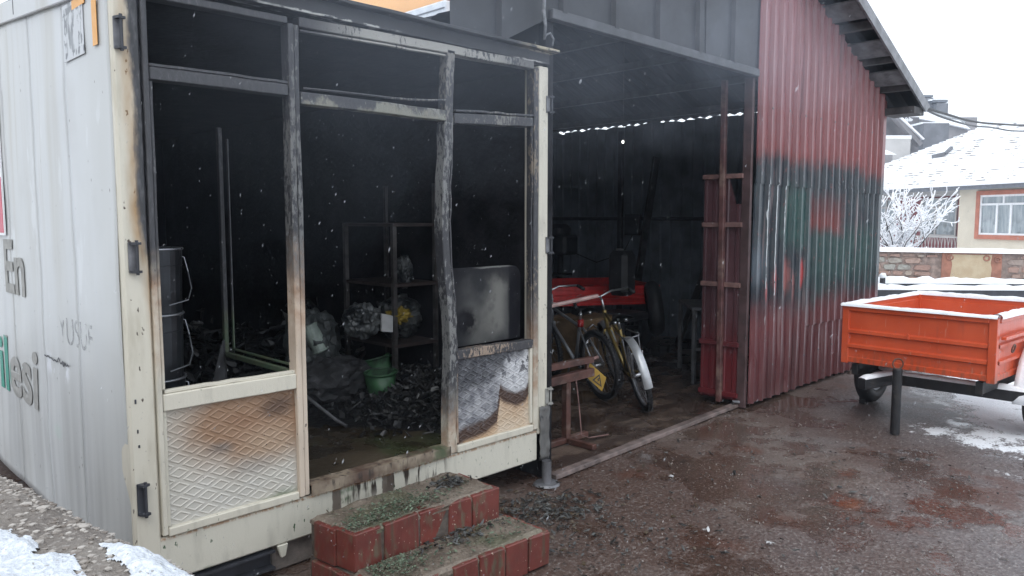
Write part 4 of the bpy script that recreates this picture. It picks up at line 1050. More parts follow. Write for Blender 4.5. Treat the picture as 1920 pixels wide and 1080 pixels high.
# bicycles -------------------------------------------------------------
def bicycle(name, label, contact, head, lean, mf, mudguard, grp=None, flip=False):
    t = thing(name, label, 'bicycle', contact, 0, grp)
    t.rotation_euler = (Matrix.Rotation(R(head), 4, 'Z') @ Matrix.Rotation(R(-lean), 4, 'X')).to_euler()
    def P(n, m, fn, parent=None, smooth=True, bevel=0.):
        q = MB(); fn(q); return q.build(n, m, parent or t, local=True, smooth=smooth, bevel=bevel)
    wr = .325
    for x in (0, 1.04):
        c = (x, 0, wr)
        tq = P('wheel', M_BLACK, lambda q: q.ring(c, (0, 1, 0), wr - .024, .024, 48, 8))
        P('tread', M_BLACK, lambda q: [q.bar(Vector((x, s * .014, wr)) + Vector((math.cos(a), 0, math.sin(a))) * (wr - .004), Vector((x, s * .014, wr)) + Vector((math.cos(a), 0, math.sin(a))) * (wr + .003), .012, .014, (0, 1, 0)) for a in [2 * math.pi * i / 60 for i in range(60)] for s in (-1, 1)], tq, False)['kind'] = 'stuff'
        P('rim', M_GREYSTEEL, lambda q: q.ring(c, (0, 1, 0), wr - .055, .010, 48, 6, 1.3), tq)
        P('spokes', M_GREYSTEEL, lambda q: [q.tube([(x + .02 * math.cos(a + .5 * (-1) ** i), .03 * (-1) ** i, wr + .02 * math.sin(a + .5 * (-1) ** i)), (x + (wr - .06) * math.cos(a), 0, wr + (wr - .06) * math.sin(a))],   .0022, 4, False) for i, a in enumerate([2 * math.pi * k / 28 for k in range(28)])], tq, False)['kind'] = 'stuff'
        P('hub', M_CHROME, lambda q: q.tube([(x, -.055, wr), (x, .055, wr)], .018, 10), tq)
    bb, st, hd, hb = Vector((.44, 0, .28)), Vector((.26, 0, .70)), Vector((.80, 0, .78)), Vector((.845, 0, .62))
    for nm, a, b, r_ in (('seat_tube', bb, st, .016), ('top_tube', st - Vector((-.02, 0, .05)), hd, .015), ('down_tube', bb, hb, .018), ('head_tube', hd + Vector((-.01, 0, .03)), hb, .020)):
        P(nm, mf, lambda q: q.tube([a, b], r_, 10))
    for s in (-1, 1):
        P('seat_stay', mf, lambda q: q.tube([st + Vector((0, s * .02, -.06)), (0.0, s * .055, wr)], .009, 8))
        P('chain_stay', mf, lambda q: q.tube([bb + Vector((0, s * .02, 0)), (0.0, s * .055, wr)], .010, 8))
        P('fork_blade', mf, lambda q: q.tube([hb + Vector((0, s * .03, 0)), (.91, s * .055, .5), (1.04, s * .055, wr)], [.013, .012, .009], 8))
        P('crank', M_GREYSTEEL, lambda q: q.tube([bb + Vector((0, s * .06, 0)), bb + Vector((s * .07, s * .075, -s * .15))], .009, 8))
        pe = bb + Vector((s * .07, s * .12, -s * .15)); P('pedal', M_BLACK, lambda q: q.box(pe.x - .04, pe.y - .045, pe.z - .012, pe.x + .04, pe.y + .045, pe.z + .012), smooth=False, bevel=.004)
    P('chainwheel', M_GREYSTEEL, lambda q: q.lathe([(.03, .05), (.085, .05), (.09, .045), (.085, .04), (.03, .04)], bb, (0, -1, 0), 26), smooth=False)
    P('seat_post', M_CHROME, lambda q: q.tube([st, st + Vector((-.03, 0, .10))], .013, 8))
    P('saddle', M_BLACK, lambda q: q.grid(lambda u, v: (.10 + .29 * u, (v - .5) * (.19 * (1 - u) ** 1.2 + .045) , .835 - .05 * (abs(v - .5) * 2) ** 2.2 + .012 * math.cos(u * 4)), 12, 10).grid(lambda u, v: (.39 - .29 * u, (v - .5) * (.19 * u ** 1.2 + .045), .785 + .005 * u), 12, 10))
    P('saddle_spring', M_CHROME, lambda q: [q.tube([(.15, s * .05, .775), (.15, s * .05, .80)], .018, 8) for s in (-1, 1)])
    P('stem', M_CHROME, lambda q: q.tube([hd, hd + Vector((-.025, 0, .13)), hd + Vector((.03, 0, .16))], .012, 8))
    hbz = hd.z + .16
    P('handlebar', M_CHROME, lambda q: q.tube([(.62, -.28, hbz - .01), (.72, -.27, hbz + .02), (.82, -.12, hbz + .03), (.83, 0, hbz), (.82, .12, hbz + .03), (.72, .27, hbz + .02), (.62, .28, hbz - .01)], .011, 8))
    for s in (-1, 1): P('grip', M_BLACK, lambda q: q.tube([(.61, s * .281, hbz - .012), (.71, s * .271, hbz + .017)], .017, 8))
    if mudguard:
        def mg(x, a0, a1):
            return lambda q: q.grid(lambda u, v: (x + (wr + .018 - .012 * (2 * v - 1) ** 2) * math.cos(a0 + (a1 - a0) * u), .036 * (2 * v - 1), wr + (wr + .018 - .012 * (2 * v - 1) ** 2) * math.sin(a0 + (a1 - a0) * u)), 26, 6)
        P('mudguard', M_SILVER, mg(0, R(40), R(188))); P('mudguard', M_SILVER, mg(1.04, R(15), R(150)))
        for s in (-1, 1): P('mudguard_stay', M_CHROME, lambda q: q.tube([(0, s * .06, wr), (-.22, s * .045, wr + .25)], .004, 6))
        P('rack', M_GREYSTEEL, lambda q: (q.tube([(.24, -.05, .69), (-.14, -.07, .70), (-.20, -.05, .70), (-.20, .05, .70), (-.14, .07, .70), (.24, .05, .69)], .006, 6), q.tube([(-.10, -.07, .70), (0, -.06, wr)], .005, 6), q.tube([(-.10, .07, .70), (0, .06, wr)], .005, 6)))
    else:
        P('caliper', M_GREYSTEEL, lambda q: q.tube([(.06, -.05, .66), (.03, 0, .70), (.06, .05, .66)], .008, 6))
        P('seat_clamp', M_REDPL, lambda q: q.tube([st + Vector((.0, 0, -.045)), st + Vector((-.012, 0, .02))], .030, 10))
    return t
bicycle('bicycle', 'gold framed bicycle with silver mudguards, leaning inside the shed opening', (4.364, .567, 0), 50, 15, M_GOLD, True)
bicycle('bicycle', 'grey bicycle without mudguards behind the rusty trestle', (4.44, 1.10, 0), 70, 8, M_BIKEGREY, False)

# rusty trestle
tr = thing('steel_trestle', 'rusty steel trestle with two cross beams, just inside the shed by the cabin corner', 'trestle', (3.15, .45, 0))
M_TRES = simple('trestle_rust', (.080, .034, .026), .6, .4, 10., dirt=(.15, .10, .08))
MB().bar((2.56, .45, .590), (3.46, .45, .585), .05, .045).build('cross_beam', M_TRES, tr, bevel=.003)
MB().bar((2.56, .45, .478), (3.46, .45, .490), .06, .062).build('cross_beam', M_TRES, tr, bevel=.003)
MB().bar((3.165, .45, .02), (3.165, .45, .455), .05, .05, (0, 1, 0)).build('leg', M_TRES, tr, bevel=.003)
MB().bar((2.70, .45, .02), (2.70, .45, .455), .05, .05, (0, 1, 0)).build('leg', M_TRES, tr, bevel=.003)
MB().bar((3.40, .45, .51), (3.40, .45, .57), .02, .02).build('spacer', M_TRES, tr)
MB().bar((2.95, .45, .02), (3.40, .45, .02), .045, .04).build('foot', M_TRES, tr, bevel=.003); MB().bar((3.165, .18, .02), (3.165, .42, .02), .045, .04).build('foot', M_TRES, tr, bevel=.003)
MB().tube([(3.47, .45, .588), (3.53, .45, .592)], .014, 8).build('bolt', M_DOORRAIL, tr)
tag(MB().tube([(3.24, .42, .46), (3.255, .40, .25), (3.235, .36, .06), (3.30, .34, .03), (3.48, .30, .025)], .005, 6).build('wire', M_DOORRAIL), 'thin stiff wire hanging beside the trestle leg', 'wire')
tag(MB().tube([(2.60, 1.2, .86), (3.2, 1.05, .90), (4.15, .95, .985)], .018, 8).build('steel_tube', simple('pale_tube', (.36, .24, .22), .5, .3)), 'pale rusty tube lying level behind the grey bicycle', 'tube')
# yellow warning sign
sgn = thing('warning_sign', 'yellow plate with a black lightning triangle, hanging behind the trestle end', 'sign', (3.53, .46, .44))
A, B, Cc, Dd = Vector((3.500, .500, .545)), Vector((3.588, .408, .431)), Vector((3.559, .425, .325)), Vector((3.47, .515, .44))
nrm = (B - A).cross(Dd - A).normalized()
if nrm.dot(CAM - A) < 0: nrm = -nrm
MB().prism([A, B, Cc, Dd], -nrm * .004).build('plate', M_YELLOW, sgn)
def sp(u, v): return A + (B - A) * u + (Dd - A) * v + nrm * .0015
def sprism(pts): return MB().prism([sp(*p) for p in pts], -nrm * .001)
q = MB()
T = [(.36, .86), (.92, .80), (.62, .14)]; cx, cy = sum(p[0] for p in T) / 3, sum(p[1] for p in T) / 3; Ti = [(cx + (p[0] - cx) * .66, cy + (p[1] - cy) * .66) for p in T]
for i in range(3):
    j = (i + 1) % 3; q.prism([sp(*T[i]), sp(*T[j]), sp(*Ti[j]), sp(*Ti[i])], -nrm * .001)
q.prism([sp(.66, .36), sp(.58, .58), sp(.64, .58), sp(.60, .74), sp(.71, .52), sp(.65, .52), sp(.70, .36)], -nrm * .001)
q.build('symbol', M_BLACK, sgn)
q = MB()
for k in range(3): q.prism([sp(.08, .30 + .2 * k), sp(.26, .28 + .2 * k), sp(.26, .33 + .2 * k), sp(.08, .35 + .2 * k)], -nrm * .001)
q.build('text_line', M_BLACK, sgn)
# dim stuff by the right wall
dp = thing('pillar_drill', 'dark pillar drill standing against the inner shed wall', 'drill', (7.6, 4.4, 0))
MB().box(7.4, 4.2, 0, 7.8, 4.6, .06).build('base', M_DARKSTEEL, dp, bevel=.01); MB().tube([(7.6, 4.4, .06), (7.6, 4.4, 1.5)], .045, 12).build('column', M_DARKSTEEL, dp)
MB().box(7.42, 4.15, 1.12, 7.75, 4.62, 1.42).build('drill_head', M_DARKSTEEL, dp, bevel=.04); MB().lathe([(0, 0), (.16, 0), (.17, .1), (.1, .16), (0, .16)], (7.6, 4.4, 1.42)).build('belt_cover', M_DARKSTEEL, dp)
MB().box(7.40, 4.25, .80, 7.72, 4.55, .84).build('work_table', M_DARKSTEEL, dp, bevel=.01)
ch = thing('office_chair', 'black high backed chair facing away inside the shed', 'chair', (6.0, 2.0, 0))
MB().box(5.62, 1.66, .80, 5.86, 1.92, 1.30).xform(Matrix.Translation((.1, .15, 0))).build('backrest', M_BLACK, ch, bevel=.05)
MB().box(5.75, 1.80, .50, 6.2, 2.25, .60).build('seat', M_BLACK, ch, bevel=.03); MB().tube([(5.97, 2.02, .08), (5.97, 2.02, .5)], .03, 8).build('column', M_DARKSTEEL, ch)
for k in range(5):
    a = 2 * math.pi * k / 5; MB().bar((5.97, 2.02, .08), (5.97 + .3 * math.cos(a), 2.02 + .3 * math.sin(a), .05), .04, .03).build('foot', M_DARKSTEEL, ch)
tag(MB().ring((6.35, 1.85, .62), (.5, -.6, .1), .24, .085, 36, 10).build('tyre', M_BLACK, smooth=True), 'black tyre leaning beside the red trailer in the shed', 'tyre')
for i, (a, b, l) in enumerate((((7.9, 2.90, 2.5), (7.6, 3.1, .02), 'long dark plank leaning on the inner shed wall, left one'), ((7.95, 1.95, 1.45), (7.5, 2.25, .02), 'short dark plank leaning beside the folded door'))):
    tag(MB().bar(a, b, .14, .03).build('leaning_plank', M_TIMBER), l, 'plank')
sb = thing('switch_box', 'small grey electrical box on the inner shed wall with wires below', 'box', (8.0, 3.3, 1.5))
MB().box(7.95, 3.22, 1.42, 8.03, 3.48, 1.72).build('box_body', M_DARKSTEEL, sb, bevel=.01); MB().tube([(7.98, 3.35, 1.42), (7.97, 3.5, 1.15), (7.98, 4.0, 1.0), (7.98, 4.4, 1.12)], .008, 6).build('cable', M_BLACK, sb); MB().box(7.93, 3.50, 1.15, 7.98, 3.60, 1.22).build('socket', M_PAPER, sb)
bn = thing('steel_bench', 'grey steel bench frame beside the folded shed door', 'bench', (5.9, .9, 0))
for (x, y) in ((5.60, .86), (5.85, .62), (6.2, 1.4), (6.45, 1.15)): MB().bar((x, y, 0), (x, y, .74), .035, .035).build('leg', M_GREYSTEEL, bn)
MB().hexa([(5.58, .88, .74), (5.87, .60, .74), (6.47, 1.13, .74), (6.18, 1.42, .74)], [(5.58, .88, .77), (5.87, .60, .77), (6.47, 1.13, .77), (6.18, 1.42, .77)]).build('top', M_GREYSTEEL, bn)
MB().bar((5.6, .86, .35), (5.85, .62, .35), .03, .03).build('stretcher', M_GREYSTEEL, bn)
tag(MB().box(4.95, 1.75, .02, 5.55, 2.25, .62).xform(Matrix.Identity(4)).build('carton', simple('carton', (.16, .10, .05), .8, .3), bevel=.01), 'brown carton under the end of the red trailer', 'box')
lb = thing('hanging_bulb', 'tiny lit white bulb hanging on a wire in the shed', 'bulb', (8.0, 4.0, 2.7))
bz = CAM + (FWD * math.cos(PITCH) - Vector((0, 0, 1)) * math.sin(PITCH)) * 7.5
U_ = Vector((0, 0, 1)) * math.cos(PITCH) + FWD * math.sin(PITCH)
bz = bz + RGT * 7.5 * (1168 - 960) / 1420 - U_ * 7.5 * (266 - 540) / 1420
MB().blob(bz, .012, 1, .05, 1, 2, (1, 1, 1.4)).build('bulb', mat('bulb', lambda g: dict(color=(.9, .9, .9), emit=((1, .98, .95), 2.5))), lb, smooth=True)
MB().tube([bz + Vector((0, 0, .025)), bz + Vector((0, 0, 1.0))], .003, 5).build('flex', M_BLACK, lb)
# burnt cable at the cabin corner
tag(MB().tube([(2.345, -.05, 3.10), (2.352, -.06, 2.95), (2.340, -.065, 2.86), (2.362, -.06, 2.78), (2.358, -.055, 2.70), (2.385, -.05, 2.735), (2.42, -.045, 2.75), (2.45, -.045, 2.72), (2.44, -.045, 2.68)], [.008, .010, .013, .010, .008, .006, .006, .006, .005], 7).build('burnt_cable', simple('burnt_cable', (.16, .165, .175), .6, .4, 30.), smooth=True), 'charred cable dangling above the right corner of the cabin roof', 'cable')

# ------------------------------------------------------------------ brick steps
stp = thing('brick_steps', 'two brick steps painted red with muddy tops in front of the doorway', 'steps', (1.1, -.35, 0))
def brickrow(pA, pB, n, z0, z1, th, inward, seed, rough_top=.0):
    r = random.Random(seed); pA, pB, inward = Vector((*pA, 0)), Vector((*pB, 0)), Vector(inward).normalized()
    cuts2 = [0] + sorted((i + r.uniform(-.12, .12)) / n for i in range(1, n)) + [1]
    for a, b in zip(cuts2, cuts2[1:]):
        a2, b2 = a + .005, b - .005; j = r.uniform(-.006, .006); k = [r.uniform(-.004, .004) for _ in range(8)]
        p, q_ = pA + (pB - pA) * a2 - inward * j, pA + (pB - pA) * b2 - inward * (j + r.uniform(-.004, .004))
        zz = [z0 + k[0], z1 + k[1] - rough_top * r.random()]
        bot = [(p.x, p.y, zz[0]), (q_.x, q_.y, zz[0]), (q_.x + inward.x * th, q_.y + inward.y * th, zz[0]), (p.x + inward.x * th, p.y + inward.y * th, zz[0])]
        top = [(p.x + k[2], p.y + k[3], zz[1]), (q_.x + k[4], q_.y + k[5], zz[1] + k[6]), (q_.x + inward.x * th, q_.y + inward.y * th, zz[1]), (p.x + inward.x * th, p.y + inward.y * th, zz[1])]
        MB().hexa(bot, top).build('brick', M_BRICK, stp, bevel=.004)
uz, lz = .335, .175
U0, U1, U2, U3 = (.690, -.505), (1.525, -.525), (1.52, -.225), (.660, -.245)
brickrow(U0, U1, 5, .165, uz - .007, .11, (0, 1, 0), 1); brickrow(U3, U0, 2, .165, uz - .007, .11, (1, 0, 0), 2); brickrow(U1, U2, 2, .165, uz - .007, .11, (-1, 0, 0), 3)
brickrow((.655, -.51), (.64, -.24), 2, .0, .155, .11, (1, 0, 0), 4)
L0, L1, L2 = (.70, -.76), (1.60, -.79), (1.585, -.50)
brickrow(L0, L1, 6, .0, lz - .007, .11, (0, 1, 0), 5); brickrow(L1, L2, 2, .0, lz - .007, .11, (-1, 0, 0), 6); brickrow((.69, -.52), L0, 2, .0, lz - .007, .11, (1, 0, 0), 7)
def slab(poly, z, seed, n=36, m=14):
    a, b, c, d = [Vector((*p, 0)) for p in poly]
    def top(u, v):
        p = (a + (b - a) * u) * (1 - v) + (d + (c - d) * u) * v
        e = min(u, 1 - u, v, 1 - v); f = .02 * mnoise.noise(Vector((u * 9 + seed, v * 4, 1)))
        ed = .006 * mnoise.noise(Vector((u * 30 + seed, v * 20, 4)))
        return (p.x + f * .4 + ed, p.y + f * .3 + ed, z + .012 * mnoise.noise(Vector((p.x * 7, p.y * 7, seed))) + .006 * mnoise.noise(Vector((p.x * 25, p.y * 25, seed))) - (.018 if e < .02 else 0))
    q = MB().grid(top, n, m)
    o = len(q.v)
    q.v += [Vector((p.x, p.y, z - .035)) for p in (a, b, c, d)]
    q.f.append((o + 3, o + 2, o + 1, o))
    idx = [i for i in range(n + 1)]; q.f.append(tuple(idx[::-1]) + (o, o + 1)); q.f.append(tuple(range(n, (n + 1) * (m + 1), n + 1))[::-1] + (o + 1, o + 2))
    q.f.append(tuple((n + 1) * j for j in range(m + 1)) + (o + 3, o)); q.f.append(tuple((n + 1) * m + i for i in range(n + 1)) + (o + 2, o + 3))
    return q
slab(((.697, -.500), (1.520, -.519), (1.515, -.165), (.668, -.195)), uz, 1).build('step_top', M_STEPTOP, stp, smooth=False)
slab(((.707, -.753), (1.592, -.783), (1.577, -.50), (.69, -.485)), lz, 2).build('step_top', M_STEPTOP, stp, smooth=False)
for P4, z0, z1 in ((((.697, -.498), (1.517, -.517), (1.512, -.2), (.672, -.2)), .158, uz - .02), (((.707, -.752), (1.592, -.782), (1.577, -.2), (.665, -.2)), .0, lz - .02)):
    MB().hexa([(*p, z0) for p in P4], [(*p, z1) for p in P4]).build('mortar', M_MORTARDARK, stp)
# litter
def flakes(n, fn, smin, smax, seed, th=.12):
    r = random.Random(seed); q = MB()
    for i in range(n):
        c = Vector(fn(r)); s = r.uniform(smin, smax); rot = Matrix.Rotation(r.uniform(0, 6.3), 3, 'Z') @ Matrix.Rotation(r.uniform(-.5, .5), 3, 'X') @ Matrix.Rotation(r.uniform(-.5, .5), 3, 'Y')
        l = s * r.uniform(.8, 2.2); wd = s * r.uniform(.3, .8); k = s * .25
        pts = [Vector((-l, 0, 0)), Vector((-l * .3, wd, k)), Vector((l * .5, wd * .7, -k)), Vector((l, 0, k)), Vector((l * .3, -wd, 0)), Vector((-l * .4, -wd * .8, k))]
        q.prism([c + rot @ p for p in pts], (0, 0, s * th))
    return q
def on_upper(r):
    x, y = r.gauss(1.02, .12), r.gauss(-.41, .05)
    if r.random() < .3: x, y = r.gauss(.80, .06), r.gauss(-.44, .03)
    if r.random() < .12: x, y = r.uniform(.72, 1.45), r.uniform(-.48, -.22)
    return (x, min(-.2, max(-.5, y)), uz + .012)
kind(flakes(1100, on_upper, .0025, .008, 3).build('glass_crumbs', M_LITTER), 'stuff', 'greenish crumbs scattered on the upper step')
def on_lower(r):
    x, y = r.uniform(.72, 1.55), r.uniform(-.75, -.54)
    if r.random() < .65: x, y = r.gauss(.84, .08), r.gauss(-.60, .05)
    return (max(.72, x), max(-.75, min(-.54, y)), lz + .012)
kind(flakes(900, on_lower, .0025, .008, 4).build('glass_crumbs', M_LITTER), 'stuff', 'greenish crumbs scattered on the lower step')
def on_step_char(r):
    k = r.random()
    if k < .5: return (r.gauss(1.38, .05), r.gauss(-.33, .04), uz + .014)
    return (r.gauss(1.25, .12), r.gauss(-.58, .03), lz + .014)
kind(flakes(170, on_step_char, .005, .018, 6).build('charred_flakes', M_CHARLIT), 'stuff', 'charred flakes on the steps')
def on_ground(r):
    k = r.random()
    if k < .62: x, y = r.gauss(2.05, .20), r.gauss(-.34, .16)
    elif k < .8: x, y = r.gauss(1.95, .35), r.gauss(-.85, .25)
    else: x, y = r.uniform(1.7, 4.6), r.uniform(-2.2, .1)
    if x < 1.66 and y > -.85: x = 1.68 + r.random() * .3
    return (x, y, .006 + .012 * r.random())
kind(flakes(1300, on_ground, .003, .015, 8).build('charred_flakes', M_CHARLIT), 'stuff', 'charred scraps strewn on the ground between the steps and the shed track')
def gritpos(r):
    x = 1.6 + 3.6 * r.random() ** 1.1; y = -2.7 + 2.75 * r.random()
    return (x, y, .002)
kind(flakes(2600, gritpos, .0016, .005, 12, .9).build('grit', mat('grit', lambda g: dict(color=g.mix(g.island(), (.07, .055, .05), (.30, .27, .25)), rough=.5))), 'stuff', 'grit and small stones on the wet yard')
for i, (x, y, l) in enumerate(((2.46, -1.13, 'white folded scrap of paper nearest the steps'), (3.05, -.53, 'small white scrap below the shed track'), (2.55, -1.44, 'white scrap of paper farther from the steps, near the camera'))):
    tag(flakes(3, lambda r: (x + r.uniform(-.015, .015), y + r.uniform(-.01, .01), .01), .010, .018, 40 + i).build('paper_scrap', M_PAPER), l, 'litter')
# under the cabin
tag(MB().box(.62, .06, 0, .86, .32, .135).build('concrete_block', M_BLOCK, bevel=.01), 'grey concrete block under the cabin left of the steps', 'block')
q = MB(); 
for (z0, z1, y0, y1) in ((.045, .135, .05, .06), (.125, .135, .0, .05), (.045, .055, .0, .05)): q.box(.05, y0, z0, .60, y1, z1)
tag(q.build('steel_channel', M_DARKSTEEL), 'dark steel channel lying under the front beam of the cabin', 'channel')
part('beam_bracket', F_BEAM, lambda q: q.prism([(.612, .002, .149), (.668, .002, .149), (.655, .002, .09), (.632, .002, .085)], (0, .02, 0)))

# ------------------------------------------------------------------ rough concrete wall in the foreground
cw = thing('concrete_wall', 'rough concrete garden wall with patchy snow, bottom left corner', 'wall', (-.9, -1.4, 0))
WA, WD = Vector((-.604, -.913, 0)), Vector((.131, -1.025, 0)).normalized(); WN = Vector((-WD.y, WD.x, 0)) * -1
if WN.x > 0: WN = -WN
def wtop(u, v):
    s = -1.6 + 3.0 * u; t = 1.0 * v
    edge = .030 * mnoise.noise(Vector((s * 3, 1, 1))) + .012 * mnoise.noise(Vector((s * 11, 2, 1)))
    p = WA + WD * s + WN * (t + edge * max(0, 1 - t * 5))
    rnd_ = .05 * max(0, 1 - t / .10) ** 2
    return (p.x, p.y, 1.05 - rnd_ + .012 * fbm(p.x * 5, p.y * 5) + .006 * fbm(p.x * 22, p.y * 22, 3))
q = MB().grid(wtop, 170, 70)
nn = 171
o = len(q.v)
for i in range(nn): p = q.v[i]; q.v.append(Vector((p.x - .01, p.y, .0)))
for i in range(nn - 1): q.f.append((i, o + i, o + i + 1, i + 1))
kk = len(q.v) - nn
for i in range(nn): p = q.v[70 * nn + i]; q.v.append(Vector((p.x, p.y, .0)))
e = len(q.v) - nn
for i in range(nn - 1): q.f.append((70 * nn + i + 1, e + i + 1, e + i, 70 * nn + i))
q.build('coping', M_CONC, cw, smooth=True, fix=False)
r = random.Random(21); q = MB()
for i in range(4200):
    s, t = r.uniform(-1.2, 1.35), r.random() ** 1.6 * .55
    p = Vector(wtop((s + 1.6) / 3.0, t)); a = r.uniform(.002, .0058) * (1.6 if r.random() < .08 else 1)
    q.blob(p + Vector((0, 0, a * .1)), a, i, .4, 1.5, 1, (r.uniform(.8, 1.8), r.uniform(.7, 1.2), .7))
q.build('aggregate', M_PEBBLE, cw)['kind'] = 'stuff'
def wst(px, py):                                               # picture point on the wall top, used once to lay the snow where it lies
    d = (FWD * math.cos(PITCH) - Vector((0, 0, 1)) * math.sin(PITCH)) + RGT * (px - 960) / 1420 - U_ * (py - 540) / 1420
    p = CAM + d * ((1.055 - CAM.z) / d.z); v = p - Vector((WA.x, WA.y, p.z)); return v.dot(WD), v.dot(WN)
def snowpatch(poly, seed, th=.012, n=90, hole=.0):
    ss = [wst(*p) for p in poly]; s0, s1 = min(p[0] for p in ss) - .03, max(p[0] for p in ss) + .03; t0, t1 = min(p[1] for p in ss) - .03, max(p[1] for p in ss) + .03
    def inside(s, t):
        best = 1e9; c = False
        for (a, b), (c2, d2) in zip(ss, ss[1:] + ss[:1]):
            if (b > t) != (d2 > t) and s < (c2 - a) * (t - b) / (d2 - b) + a: c = not c
            L = (c2 - a) ** 2 + (d2 - b) ** 2; k = max(0, min(1, ((s - a) * (c2 - a) + (t - b) * (d2 - b)) / L))
            best = min(best, math.hypot(s - a - k * (c2 - a), t - b - k * (d2 - b)))
        return best if c else -best
    q = MB(); ids = {}
    hmap = {}
    for j in range(n + 1):
        for i in range(n + 1):
            s, t = s0 + (s1 - s0) * i / n, t0 + (t1 - t0) * j / n
            d = inside(s, t) + .016 * fbm(s * 14 + seed, t * 14) + .012 * fbm(s * 50 + seed, t * 50, 3) - hole * max(0, fbm(s * 8, t * 16, 5))
            hmap[i, j] = (s, t, d)
    for j in range(n):
        for i in range(n):
            cs = [(i, j), (i + 1, j), (i + 1, j + 1), (i, j + 1)]
            if all(hmap[c][2] > 0 for c in cs):
                f = []
                for c in cs:
                    if c not in ids:
                        s, t, d = hmap[c]; p = Vector(wtop((s + 1.6) / 3.0, t)); ids[c] = len(q.v)
                        q.v.append(p + Vector((0, 0, .002 + th * min(1, d / .03) + .004 * fbm(s * 30, t * 30, 8))))
                    f.append(ids[c])
                q.f.append(tuple(f))
    return q
snowpatch([(172, 1016), (250, 1020), (300, 1030), (352, 1040), (365, 1075), (330, 1130), (250, 1120), (215, 1070), (195, 1040)], 1, .010).build('snow_patch', M_THINSNOW, cw, smooth=True)
snowpatch([(-160, 930), (-10, 975), (45, 1000), (75, 1022), (60, 1040), (120, 1035), (175, 1085), (200, 1160), (-60, 1200), (-250, 1050)], 2, .010, 120, .0).build('snow_patch', M_THINSNOW, cw, smooth=True)

# ------------------------------------------------------------------ bollard
bo = thing('bollard', 'black steel bollard with a ring on top in front of the orange trailer', 'bollard', (5.13, -1.20, 0))
MB().lathe([(0, 0), (.034, 0), (.034, .50), (.030, .508), (0, .508)], (5.13, -1.20, 0), n=18).build('post', M_BLACKSTEEL, bo, bevel=0)
MB().ring((5.13, -1.20, .545), FWD, .040, .006, 22, 6).build('ring', M_RUSTY, bo, smooth=True)

# ------------------------------------------------------------------ behind: snowed-in steel frames, stone wall, bush
def pp(px, py, dist):
    return CAM + ((FWD * math.cos(PITCH) - Vector((0, 0, 1)) * math.sin(PITCH)) + RGT * (px - 960) / 1420 - U_ * (py - 540) / 1420) * dist
fr = thing('trailer_chassis', 'long black trailer chassis under snow, behind the orange trailer', 'chassis', (10, -.5, 0))
a, b = Vector((9.25, .60, .68)), Vector((11.6, -2.0, .68))
a2, b2 = a + Vector((.75, .68, .0)), b + Vector((.75, .68, .0))
for p, q_ in ((a, b), (a2, b2)):
    MB().bar(p, q_, .06, .10).build('beam', M_DARKSTEEL, fr)
q = MB(); barsnow(q, a + Vector((0, 0, .05)), b + Vector((0, 0, .05)), .10, .07); barsnow(q, a2 + Vector((.2, -.22, .05)), b2 + Vector((0, 0, .05)), .12, .08); q.build('snow_cap', M_SNOW, fr, smooth=True)
for t in (.05, .33, .72, .95):
    p = a + (b - a) * t; MB().bar(p, p + (a2 - a), .05, .06).build('cross_beam', M_DARKSTEEL, fr)
    MB().bar(p + Vector((0, 0, -.02)), Vector((p.x, p.y, 0)), .05, .05).build('leg', M_DARKSTEEL, fr)
MB().bar(a + (b - a) * .40 + Vector((0, 0, -.06)), a + (b - a) * .46 + Vector((-.35, -.3, -.62)), .04, .05).build('brace', M_GREYSTEEL, fr)
fr2 = thing('scrap_bars', 'low black scrap bars sunk in snow by the shed corner', 'scrap', (9.4, .3, 0))
for (p, q_) in (((8.95, .55, .50), (9.75, -.10, .50)), ((9.0, .45, .38), (9.9, -.25, .36)), ((9.35, .2, .06), (9.45, .12, .62))):
    MB().bar(p, q_, .05, .05).build('bar', M_DARKSTEEL, fr2)
q = MB(); barsnow(q, (8.95, .55, .525), (9.75, -.10, .525), .08, .05); q.build('snow_cap', M_SNOW, fr2, smooth=True)
po = thing('short_post', 'short dark post with a round cap of snow by the shed corner', 'post', (9.6, .45, 0))
pt = pp(1655, 520, 10.2); MB().tube([(pt.x, pt.y, 0), pt], .035, 10).build('post_body', M_DARKSTEEL, po); MB().blob(pt + Vector((0, 0, .02)), .05, 2, .15, 2, 2, (1, 1, .8)).build('snow_cap', M_SNOW, po, smooth=True)
MB().blob(pt + Vector((-.05, .05, -.13)), .12, 4, .2, 2, 2, (1.3, 1.3, .5)).build('snow_lump', M_SNOW, po, smooth=True)
q = MB().grid(lambda u, v: (8.6 + 9.0 * u, -6 + 10.5 * v + (u - .5) * -3, .03 + .16 * max(0, fbm(u * 6, v * 6) + .5) * min(1, 8 * u) + .10 * max(0, fbm(u * 19, v * 19, 3)) * min(1, 8 * u) - .06 * (1 - min(1, 6 * u))), 90, 90)
kind(q.build('snow_field', M_SNOW, smooth=True), 'structure', 'lumpy snow covered ground between the trailers and the stone wall')
def twig(r): return (9.6 + r.random() * 3.2, -1.0 - r.random() * 2.2 - 0, .30 + .15 * r.random())
r = random.Random(5); q = MB()
for i in range(60):
    c = Vector((10.2 + r.random() * 2.6, -.6 - r.random() * 2.2, .16)); d = Vector((r.uniform(-.4, .4), r.uniform(-.4, .4), r.uniform(.05, .45)))
    q.tube([c, c + d * .5, c + d + Vector((0, 0, r.uniform(-.1, .05)))], .008, 5)
kind(q.build('dead_twigs', M_BARK), 'stuff', 'dead twigs poking out of the snow')

